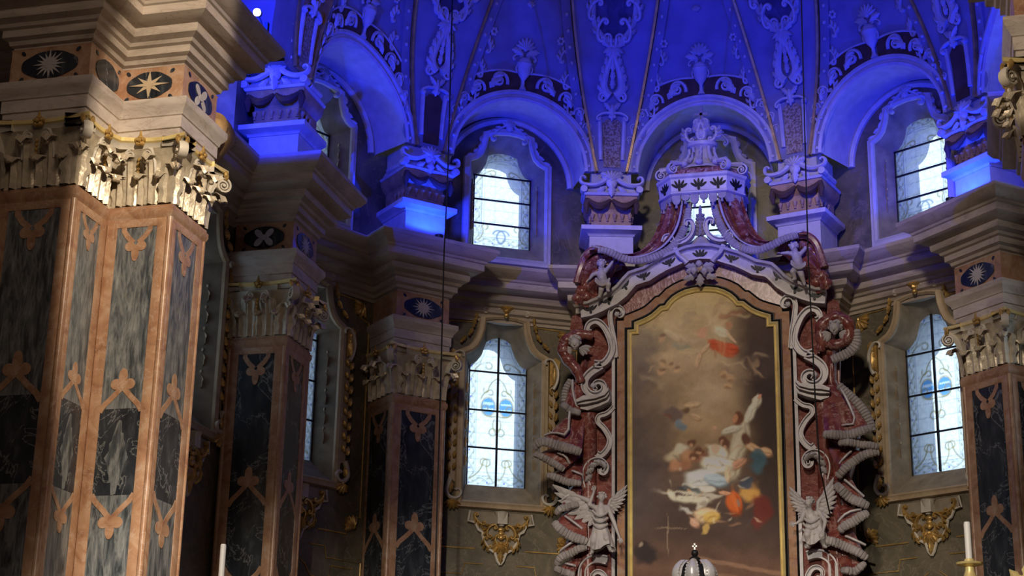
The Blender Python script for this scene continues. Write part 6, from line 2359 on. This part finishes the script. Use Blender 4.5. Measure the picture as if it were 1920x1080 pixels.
def curtain(s, label, outer, inner, yo, yi):
    root = empty('marble_curtain', T(s * 0.8, AY - 0.1, 11.6), label, 'curtain', 'marble curtains of the canopy')
    n = 34
    a, b = resample(outer, n), resample(inner, n)
    mb = MB()

    def sh(off):
        def fn(u, v):
            i = int(round(v * (n - 1)))
            x = a[i][0] * (1 - u) + b[i][0] * u
            z = a[i][1] * (1 - u) + b[i][1] * u
            y0 = yo[0] + (yo[1] - yo[0]) * v
            y1 = yi[0] + (yi[1] - yi[0]) * v
            fold = 0.06 * math.sin(u * 15 + 2 * v) + 0.04 * math.sin(u * 27 - 3 * v)
            return (x, y0 * (1 - u) + y1 * u + fold * (0.4 + 0.6 * math.sin(PI * u)) - 0.10 * math.sin(PI * u) + off, z)
        return fn
    mb.grid(sh(0), 26, n - 1)
    mb.grid(sh(0.06), 26, n - 1)
    akid(mb, 'cloth', M['red'], root)
    mb = MB()
    fringe(mb, inner, 0.15, 0.05, 0, lambda f: yi[0] + (yi[1] - yi[0]) * f - 0.05)
    akid(mb, 'fringe', M['fringe'], root)
    mb = MB()
    ins = [(x + s * 0.10, z + 0.05) for x, z in inner]
    p = smooth(ins, 2)
    N = len(p)
    mb.tube([(x, yi[0] + (yi[1] - yi[0]) * i / N - 0.13, z) for i, (x, z) in enumerate(p)], 0.02, 6)
    akid(mb, 'edge_stripe', M['grey'], root)
    return root


curtain(-1, 'red marble curtain with grey fringe swept left from the canopy crown',
        [(-0.66, 12.5), (-0.72, 12.1), (-0.86, 11.72), (-1.10, 11.48), (-1.36, 11.42), (-1.60, 11.55), (-1.80, 11.58), (-2.02, 11.42)],
        [(-0.20, 12.4), (-0.24, 12.02), (-0.32, 11.74), (-0.50, 11.47), (-0.75, 11.32), (-1.02, 11.24), (-1.28, 11.27), (-1.55, 11.42), (-1.72, 11.44)], (0.05, -0.35), (0.0, -0.55))
curtain(1, 'red marble curtain with grey fringe swept right from the canopy crown',
        [(0.70, 12.5), (0.80, 12.1), (0.95, 11.74), (1.12, 11.54), (1.35, 11.50), (1.58, 11.60), (1.80, 11.60), (2.02, 11.44)],
        [(0.22, 12.4), (0.30, 12.02), (0.42, 11.74), (0.60, 11.47), (0.85, 11.32), (1.05, 11.29), (1.25, 11.34), (1.50, 11.44), (1.72, 11.46)], (0.05, -0.35), (0.0, -0.55))
for s in (-1, 1):
    root = empty('marble_curtain_end', T(s * 1.9, AY - 0.1, 11.0), 'crumpled red marble curtain end behind the %s putto' % ('left' if s < 0 else 'right'), 'curtain', 'crumpled curtain ends')
    L_ = [(-1.45, 11.48), (-1.80, 11.58), (-2.02, 11.44), (-2.10, 11.15), (-2.16, 10.85), (-2.18, 10.55)]
    R_ = [(-1.3, 11.25), (-1.45, 11.25), (-1.55, 11.1), (-1.65, 10.95), (-1.80, 10.75), (-1.95, 10.5)]
    a, b = resample(L_, 26), resample(R_, 26)
    mb = MB()

    def fn(u, v, s=s):
        i = int(round(v * 25))
        x = a[i][0] * (1 - u) + b[i][0] * u
        z = a[i][1] * (1 - u) + b[i][1] * u
        return (-s * x, -0.16 - 0.34 * math.sin(PI * min(1, 0.15 + u * 0.8)) * (1 - u * 0.6) - 0.05 * math.sin(u * 14 + v * 8), z)
    mb.grid(fn, 20, 25)
    mb.grid(lambda u, v: (fn(u, v)[0], 0.12, fn(u, v)[2]), 4, 25)
    akid(mb, 'cloth', M['red'], root)
    mb = MB()
    mb.tube([(-s * x, -0.46, z) for x, z in smooth([(-1.58, 11.44), (-1.80, 11.52), (-1.98, 11.40), (-2.06, 11.15), (-2.12, 10.9)], 2)], 0.07, 8)
    akid(mb, 'roll', M['red'], root)
    mb = MB()
    for (x, z, r) in ((-2.06, 10.78, 0.12), (-2.14, 10.66, 0.10), (-1.98, 10.68, 0.10), (-2.1, 10.95, 0.09)):
        mb.ball((-s * x, -0.34, z), (r, r * 0.8, r * 0.9), 10, 8)
    akid(mb, 'knot', M['red'], root)

# small broken pediment seen between the curtains
ped = empty('scroll_pediment', T(0, AY - 0.05, 11.5), 'grey scroll pediment standing on the altar arch in front of the small bright window', 'pediment')
for s in (-1, 1):
    mb = MB()
    pts = [(0.62, 11.62), (0.60, 11.72), (0.50, 11.72), (0.48, 11.63), (0.40, 11.58), (0.24, 11.62), (0.13, 11.74), (0.10, 11.9), (0.15, 12.0), (0.24, 11.98), (0.22, 11.90)]
    bandscroll(mb, [(s * x, z) for x, z in pts], 0.10, 0.06, -0.12, 0.16)
    akid(mb, 'pediment_scroll', M['grey'], ped)
mb = MB()
mb.plate([(-0.5, 11.40), (-0.5, 11.55), (-0.2, 11.62), (0, 11.78), (0.2, 11.62), (0.5, 11.55), (0.5, 11.40)], -0.10, 0.1)
akid(mb, 'pediment_base', M['fringe'], ped)
mb = MB()
for k in range(6):
    leaflet(mb, (0, 11.75 + 0.08 * k), 90, 0.16, 0.12 - 0.012 * k, 0.05, -0.12)
    for s in (-1, 1):
        leaflet(mb, (s * 0.02, 11.74 + 0.07 * k), 90 - s * 50, 0.13 - 0.012 * k, 0.07, 0.04, -0.12)
akid(mb, 'leaf_finial', M['fringe'], ped)


# ------------------------------------------------------------------ statues on the altar
def statue_root(name, x, z, y, label, cat, group):
    return empty(name, T(x, AY + y, z), label, cat, group)


def put_on(mb, name, mat, root, ang=60):
    o = mb.build(name, mat, root, None, ang)
    o.matrix_basis = root.matrix_basis.inverted() @ T(0, AY, 0)
    return o


def angel(s, x0, z0, label, pose):
    """robed winged angel, about a metre tall, standing on the lower scroll (x0, z0 = foot point)"""
    y0 = -0.42
    root = statue_root('angel_statue', x0, z0, y0, label, 'statue', 'stone angels on the altar scrolls')
    P_ = lambda x, z, d=0.0: (x0 + x, y0 - d, z0 + z)
    inv = root.matrix_basis.inverted() @ T(0, AY, 0)
    h, look = pose['head'], pose['look']
    caps = head_caps(P_(*h), 0.075, look)
    neck = P_(h[0] * 0.9 - 0.01, h[1] - 0.10, h[2] * 0.6)
    chest = P_(h[0] * 0.7, h[1] - 0.22, 0.0)
    pelv = P_(0.02, 0.40, 0.0)
    caps += [(P_(h[0], h[1] - 0.03, h[2]), 0.036, neck, 0.040), (neck, 0.042, chest, 0.095), (chest, 0.105, pelv, 0.10), (P_(h[0] * 0.7 - 0.10, h[1] - 0.16), 0.05, P_(h[0] * 0.7 + 0.10, h[1] - 0.16), 0.05)]
    ex = MB()
    for (sh, el_, ha, hd, sd) in pose['arms']:
        caps += [(P_(*sh), 0.046, P_(*el_), 0.036), (P_(*el_), 0.036, P_(*ha), 0.022), (P_(*ha), 0.024, tuple(Vector(P_(*ha)) + Vector(hd).normalized() * 0.035), 0.022)]
        hand(ex, Vector(P_(*ha)) + Vector(hd).normalized() * 0.03, hd, sd, 0.075)
    for (hip, kn, ft, toe) in pose['legs']:
        caps += [(P_(*hip), 0.085, P_(*kn), 0.058), (P_(*kn), 0.056, P_(*ft), 0.032), (P_(*ft), 0.032, P_(*toe), 0.022)]
    blob(caps, 'body', M['statue'], root, inv, 0.011, 4, ex)
    put_on(hair(P_(*h), 0.078, look, 5), 'hair', M['statue'], root)
    # robe: skirt and sash as folded cloth
    a, b = pose['skirt']
    rb = MB()

    def skirt(u, v):
        w = 2 * PI * u
        cx = pelv[0] + (x0 + a[0] - pelv[0]) * v
        cz = pelv[2] + 0.10 + (z0 + a[1] - pelv[2] - 0.10) * v
        rx = 0.115 + (b - 0.115) * v
        k = 1 + 0.13 * v * math.sin(7 * w + 2 * v) + 0.07 * v * math.sin(13 * w)
        return (cx + rx * k * math.cos(w), y0 - 0.02 + rx * 0.75 * k * math.sin(w), cz - 0.05 * v * math.sin(3 * w + 1))
    rb.grid(skirt, 56, 14, cu=True)
    put_on(rb, 'robe', M['statue'], root)
    sb = MB()
    n = 18
    for q in range(3):
        sb.tube([P_(h[0] * 0.7 - 0.13 + 0.26 * k / n, h[1] - 0.22 - 0.10 * q - 0.09 * math.sin(PI * k / n) - 0.03 * k / n, 0.09 + 0.05 * math.sin(PI * k / n)) for k in range(n + 1)], 0.022, 6)
    put_on(sb, 'sash', M['statue'], root)
    for (wp, out, L, up) in pose['wings']:
        wb = MB()
        wing_mesh(wb, (x0 + wp[0], y0 + 0.10, z0 + wp[1]), out, L, 3, up)
        put_on(wb, 'wing', M['statue'], root)
    return root


angel(-1, -1.72, 6.18, 'grey stone angel with one arm raised and wing spread, left of the painting', dict(
    head=(0.05, 0.94, 0.05), look=(0.35, -1, -0.1),
    arms=[((-0.07, 0.78, 0.02), (-0.15, 0.82, 0.08), (-0.075, 1.03, 0.08), (0.1, 0, 1), (1, 0, 0)), ((0.16, 0.76, 0.02), (0.27, 0.50, 0.06), (0.35, 0.28, 0.06), (0.35, 0, -1), (1, 0, 0.2))],
    legs=[((-0.04, 0.40, 0), (-0.07, 0.20, 0.12), (-0.11, 0.03, 0.03), (-0.12, 0.0, 0.12)), ((0.07, 0.40, 0), (0.15, 0.24, 0.12), (0.20, 0.06, 0.04), (0.25, 0.03, 0.12))],
    skirt=((0.05, 0.10), 0.22), wings=[((-0.06, 0.74), 142, 0.66, -1), ((0.13, 0.80), 55, 0.36, 1)]))
angel(1, 1.78, 6.20, 'grey stone angel leaning forward beside the right drapery, right of the painting', dict(
    head=(-0.04, 0.72, 0.12), look=(-0.7, -1, -0.3),
    arms=[((-0.13, 0.58, 0.05), (-0.17, 0.44, 0.14), (-0.25, 0.38, 0.16), (-1, -0.2, -0.1), (0, 0, 1)), ((0.10, 0.58, 0.02), (0.20, 0.42, 0.08), (0.17, 0.26, 0.14), (-0.3, -0.3, -1), (1, 0, 0))],
    legs=[((-0.04, 0.34, 0), (-0.09, 0.20, 0.14), (-0.08, 0.02, 0.03), (-0.12, 0.0, 0.12)), ((0.07, 0.34, 0), (0.14, 0.16, 0.12), (0.16, 0.03, 0.0), (0.2, 0.0, 0.1))],
    skirt=((0.03, 0.08), 0.20), wings=[((0.07, 0.60), 70, 0.46, 1), ((-0.07, 0.62), 120, 0.38, -1)]))


def putto(x0, z0, y0, label, pose):
    root = statue_root('putto_statue', x0, z0, y0, label, 'statue', 'stone putti on top of the altar')
    P_ = lambda x, z, d=0.0: (x0 + x, y0 - d, z0 + z)
    inv = root.matrix_basis.inverted() @ T(0, AY, 0)
    h, look = pose['head'], pose['look']
    caps = head_caps(P_(*h), 0.078, look)
    ch_, pe = pose['chest'], pose['pelvis']
    caps += [(P_(*h), 0.05, P_(*ch_), 0.06), (P_(*ch_), 0.082, P_(*pe), 0.086), (P_((ch_[0] + pe[0]) / 2, (ch_[1] + pe[1]) / 2, 0.04), 0.07, P_(*pe), 0.07)]
    ex = MB()
    for (sh, el_, ha, hd) in pose['arms']:
        caps += [(P_(*sh), 0.042, P_(*el_), 0.036), (P_(*el_), 0.036, P_(*ha), 0.024)]
        hand(ex, Vector(P_(*ha)) + Vector(hd).normalized() * 0.015, hd, (0, -1, 0.2), 0.05)
    for (hip, kn, ft, toe) in pose['legs']:
        caps += [(P_(*hip), 0.066, P_(*kn), 0.05), (P_(*kn), 0.048, P_(*ft), 0.03), (P_(*ft), 0.03, P_(*toe), 0.022)]
    blob(caps, 'body', M['statue'], root, inv, 0.010, 3, ex)
    put_on(hair(P_(*h), 0.08, look, 9), 'hair', M['statue'], root)
    cb = MB()
    n = 14
    c0, c1, c2 = pose['sash']
    for q in range(3):
        cb.tube([P_(c0[0] * (1 - f) ** 2 + 2 * c1[0] * f * (1 - f) + c2[0] * f * f, c0[1] * (1 - f) ** 2 + 2 * c1[1] * f * (1 - f) + c2[1] * f * f - 0.03 * q, 0.09 + 0.02 * q) for f in [k / n for k in range(n + 1)]], 0.02, 6)
    put_on(cb, 'sash', M['statue'], root)
    return root


putto(-1.69, 10.66, -0.40, 'small stone putto striding on the left shoulder of the altar', dict(
    head=(0.0, 0.56, 0.04), look=(0.3, -1, -0.3), chest=(-0.01, 0.40, 0), pelvis=(0.03, 0.22, 0),
    arms=[((-0.06, 0.42, 0), (-0.15, 0.38, 0.05), (-0.21, 0.30, 0.05), (-0.6, 0, -1)), ((0.06, 0.44, 0), (0.14, 0.52, 0.03), (0.19, 0.60, 0.02), (0.5, 0, 0.6))],
    legs=[((0.0, 0.22, 0), (0.0, 0.10, 0.05), (-0.04, -0.02, 0.0), (-0.06, -0.04, 0.06)), ((0.07, 0.20, 0.02), (0.14, 0.16, 0.12), (0.12, 0.06, 0.08), (0.15, 0.04, 0.12))],
    sash=((-0.09, 0.30), (0.02, 0.12), (0.16, 0.28))))
putto(1.72, 10.70, -0.42, 'small stone putto reaching sideways on the right shoulder of the altar', dict(
    head=(-0.10, 0.60, 0.05), look=(-0.5, -1, -0.1), chest=(-0.06, 0.44, 0), pelvis=(-0.01, 0.24, 0),
    arms=[((-0.11, 0.48, 0), (-0.20, 0.50, 0.04), (-0.30, 0.50, 0.04), (-1, 0, 0.1)), ((0.01, 0.48, 0), (0.08, 0.54, 0.02), (0.13, 0.66, 0.0), (0.2, 0, 1))],
    legs=[((-0.02, 0.22, 0), (0.02, 0.08, 0.06), (0.06, -0.06, 0.0), (0.06, -0.09, 0.06)), ((-0.06, 0.24, 0), (-0.12, 0.14, 0.10), (-0.09, 0.03, 0.04), (-0.13, 0.0, 0.08))],
    sash=((-0.14, 0.34), (-0.02, 0.16), (0.10, 0.30))))

# ------------------------------------------------------------------ altar table, tabernacle and silver crown
tb = empty('altar_table', T(0, 26.7, 1.4), 'marble altar table and tabernacle below the painting, under the silver crown', 'altar')
mb = MB()
mb.box((0, 0.2, 0.5), (3.6, 1.2, 1.0))
mb.box((0, 0.2, 1.04), (3.8, 1.36, 0.10))
mb.build('table', M['grey'], tb)
mb = MB()
mb.box((0, 0.35, 1.9), (1.5, 0.8, 1.6))
mb.sweep([(-0.75, 0.75, 0), (-0.75, -0.05, 0), (0.75, -0.05, 0), (0.75, 0.75, 0)], [(-0.1, 2.62), (0.02, 2.62), (0.06, 2.70), (0.10, 2.74), (0.10, 2.80), (-0.1, 2.80)])
mb.lathe([(0.70, 2.80), (0.55, 3.1), (0.36, 3.4), (0.30, 3.7), (0.34, 3.78), (0.34, 3.90), (0.0, 3.90)], (0, 0.35, 0), 20, sy=0.6)
mb.build('tabernacle', M['red'], tb)
sc_ = empty('silver_crown', T(0.0, 26.6, 5.30) @ Matrix.Scale(1.28, 4), 'silver crown with bulging arches at the foot of the painting', 'crown')
mb = MB()
mb.lathe([(0.20, 0.0), (0.24, 0.02), (0.235, 0.16), (0.25, 0.18), (0.20, 0.18), (0.0, 0.10)], (0, 0, 0), 24)
for k in range(16):
    a = 2 * PI * k / 16
    mb.ball((0.245 * math.cos(a), 0.245 * math.sin(a), 0.09), 0.022, 7, 5)
mb.build('band', M['silver'], sc_)
for k in range(6):
    a = -PI / 2 + 2 * PI * k / 6
    d = Vector((math.cos(a), math.sin(a), 0))
    sd = Vector((-d.y, d.x, 0))
    mb = MB()

    def lobe(u, v, d=d, sd=sd):
        th = PI * v
        r = 0.10 + 0.20 * math.sin(th * 0.80 + 0.18)
        z = 0.14 + 0.36 * (1 - math.cos(th * 0.82)) / 2
        w = 0.066 * math.sin(PI * (0.12 + 0.82 * v)) + 0.02
        t = 2 * u - 1
        return tuple(d * (r - 0.055 * t * t) + sd * (w * t) + Vector((0, 0, z)))
    mb.grid(lobe, 8, 14)
    st = len(mb.v)
    mb.grid(lambda u, v: tuple(Vector(lobe(u, v)) - d * 0.04), 8, 14)
    mb.build('arch_lobe', M['silver'], sc_)
    mb = MB()
    for q in range(9):
        p = Vector(lobe(0.02, 0.12 + 0.09 * q))
        mb.ball(p, 0.012, 6, 4)
        p = Vector(lobe(0.98, 0.12 + 0.09 * q))
        mb.ball(p, 0.012, 6, 4)
    o = mb.build('pearl_edge', M['silver'], sc_)
    o['kind'] = 'stuff'
mb = MB()
mb.lathe([(0.20, 0.12), (0.235, 0.22), (0.22, 0.32), (0.14, 0.42), (0.0, 0.44)], (0, 0, 0), 20)
mb.build('inner_cap', M['lampbody'], sc_)
mb = MB()
mb.lathe([(0.06, 0.42), (0.07, 0.50), (0.03, 0.53), (0.0, 0.53)], (0, 0, 0), 12)
mb.ball((0, 0, 0.565), 0.045, 12, 8)
mb.build('orb', M['lampbody'], sc_)
mb = MB()
mb.box((0, 0, 0.64), (0.018, 0.018, 0.09))
mb.box((0, 0, 0.65), (0.06, 0.018, 0.018))
mb.build('cross', M['silver'], sc_)


# ------------------------------------------------------------------ candles
def candle(x, y, ztop, length, label, hold):
    root = empty('tall_candlestick', T(x, y, 1.4), label, 'candle', 'tall candles at the choir')
    z = ztop - 1.4
    mb = MB()
    mb.lathe([(0.034, -length), (0.034, -0.02), (0.028, 0.0), (0.012, -0.008), (0.0, -0.008)], (0, 0, z), 16)
    mb.build('candle', M['wax'], root)
    mb = MB()
    mb.tube([(0, 0, z - 0.01), (0.002, 0, z + 0.014)], 0.003, 5)
    mb.build('wick', M['cable'], root)
    b = z - length
    mb = MB()
    mb.lathe([(0.26, 0.0), (0.27, 0.05), (0.18, 0.12), (0.07, 0.20), (0.045, 0.35), (0.07, 0.5), (0.05, 0.62), (0.035, 1.0), (0.05, b - 1.1), (0.09, b - 0.95), (0.05, b - 0.8), (0.035, b - 0.45),
              (0.06, b - 0.32), (0.10, b - 0.22), (0.06, b - 0.13), (0.045, b - 0.08), (0.05, b - 0.05), (0.13, b - 0.03), (0.14, b - 0.01), (0.06, b - 0.02), (0.045, b + 0.03), (0.0, b + 0.03)], (0, 0, 0), 20)
    mb.build('candlestick', M['gold'], root)
    return root


candle(-4.11, 18.0, 4.82, 0.62, 'white candle in front of the dark second pier, right of the big lit pier', True)
candle(4.13, 18.0, 4.85, 0.41, 'white candle on a gilt candlestick below the right shield window', True)
fin = empty('gilt_ornament', T(4.70, 18.0, 1.31), 'gilt leafy ornament peeking in at the bottom right corner', 'ornament')
mb = MB()
mb.lathe([(0.11, 0.09), (0.11, 0.14), (0.05, 0.2), (0.04, 2.7), (0.08, 2.76), (0.0, 2.8)], (0, 0, 0), 12)
mb.build('post', M['gold'], fin)
mb = MB()
for s in (-1, 1):
    cscroll(mb, (s * 0.02, 2.78), 90 - s * 50, 0.28, -s * 80, 0.06, 0.04, 0, leaf=0.14)
leaflet(mb, (0, 2.80), 90, 0.34, 0.14, 0.05, 0)
leaflet(mb, (-0.03, 2.86), 130, 0.24, 0.10, 0.05, 0)
mb.build('leaf_scroll', M['gold'], fin)


# ------------------------------------------------------------------ lamps on the cornice, cables
def flood(x, label, s):
    root = empty('flood_lamp', T(x, 18.15, 11.385), label, 'lamp', 'floodlights on the cornice')
    mb = MB()
    mb.box((0, -0.18, 0.16), (0.34, 0.05, 0.30))
    mb.box((-0.17, -0.02, 0.16), (0.02, 0.36, 0.30))
    mb.box((0.17, -0.02, 0.16), (0.02, 0.36, 0.30))
    mb.box((0, -0.02, 0.32), (0.36, 0.36, 0.02))
    mb.build('housing', M['lampbody'], root)
    mb = MB()
    mb.box((0, 0.33, 0.035), (1.1, 1.1, 0.03))  # wide plate added to keep the blue beam above the cornice
    mb.build('beam_shield', M['lampbody'], root)
    return root


flood(-4.75, 'black floodlight resting on the left pier cornice', -1)
flood(5.25, 'black floodlight resting on the right pier cornice', 1)
for s, lab in ((-1, 'small uplight hidden on the cornice lip under the left glowing pedestal'), (1, 'small uplight hidden on the cornice lip under the right glowing pedestal')):
    ul = empty('uplight', T(s * 4.22, 26.08, 11.385), lab, 'lamp', 'uplights below the glowing pedestals')
    mb = MB()
    mb.lathe([(0.07, 0.0), (0.075, 0.07), (0.065, 0.07), (0.06, 0.02), (0.0, 0.02)], (0, 0, 0), 14)
    mb.build('housing', M['lampbody'], ul)
AIM = Vector((6.5, -19, -8)).to_track_quat('Z', 'Y').to_matrix().to_4x4()
sp = empty('spotlight', T(-4.66, 19.0, 11.9), 'small glaring white spotlight at the top left above the pier cornice', 'lamp')
mb = MB()
mb.lathe([(0.0, 0.0), (0.05, 0.0), (0.06, 0.05), (0.06, 0.2), (0.055, 0.2), (0.05, 0.17), (0.0, 0.17)], (0, 0, 0), 16)
mb.xform(T(0, 0.1, 0.28) @ AIM)
mb.build('housing', M['lampbody'], sp)
mb = MB()
mb.lathe([(0.0, 0.185), (0.048, 0.18)], (0, 0, 0), 16)
mb.xform(T(0, 0.1, 0.28) @ AIM)
mb.build('lens', M['lens'], sp)
mb = MB()
mb.tube([(0, 0.12, 0.27), (0.06, 0.12, 0.12), (0.06, 0.05, -0.2), (0.02, -0.5, -0.34)], 0.012, 6)
mb.box((0.16, 0.05, 0.02), (0.05, 0.06, 0.16))
mb.build('bracket', M['lampbody'], sp)


def cable(pts, label):
    mb = MB()
    mb.tube(pts, 0.012, 6)
    o = mb.build('hanging_cable', M['cable'])
    tag(o, label, 'cable', 'thin cables hanging in the apse')
    return o


cable([(-3.47, 24.0, 19.6), (-3.47, 24.0, 14.7), (-3.45, 24.0, 12.0), (-3.46, 24.0, 10.75)] + [(-3.50, 24.1, 10.45), (-3.52, 24.2, 9.0), (-3.50, 24.2, 5.3), (-3.50, 24.2, 1.4)], 'thin black cable hanging past the left upper window and pilaster')
cable([(2.15, 24.6, 19.6), (2.13, 24.6, 14.4), (2.08, 24.7, 10.2), (2.10, 24.8, 7.9), (2.1, 25.2, 7.0), (2.1, 26.9, 6.6)], 'thin black cable hanging down the right side of the altar')
# gilded console on the side of the choir wall behind the first pier
cs = empty('gilt_console', T(-5.0, 18.4, 9.95), 'gilded scroll console tucked behind the big pier below its cornice', 'console')
mb = MB()
p = smooth([(0.0, 0.42), (0.22, 0.40), (0.30, 0.22), (0.16, 0.05), (0.02, -0.10), (0.06, -0.22), (0.12, -0.18)], 2)
vs_, n = [], len(p)
mb.tube([(q[0], 0.15, q[1]) for q in p], [0.10 - 0.05 * i / n for i in range(n)], 8, flat=0.2, normal=(0, 1, 0))
mb.build('console_scroll', M['ochre'], cs)
mb = MB()
mb.tube([(q[0] + 0.05, -0.02, q[1] + 0.03) for q in p], [0.05 - 0.025 * i / n for i in range(n)], 7)
leaflet(mb, (0.2, 0.38), -60, 0.4, 0.2, 0.06, -0.05, -30)
mb.build('gilt_rim', M['ochre'], cs)
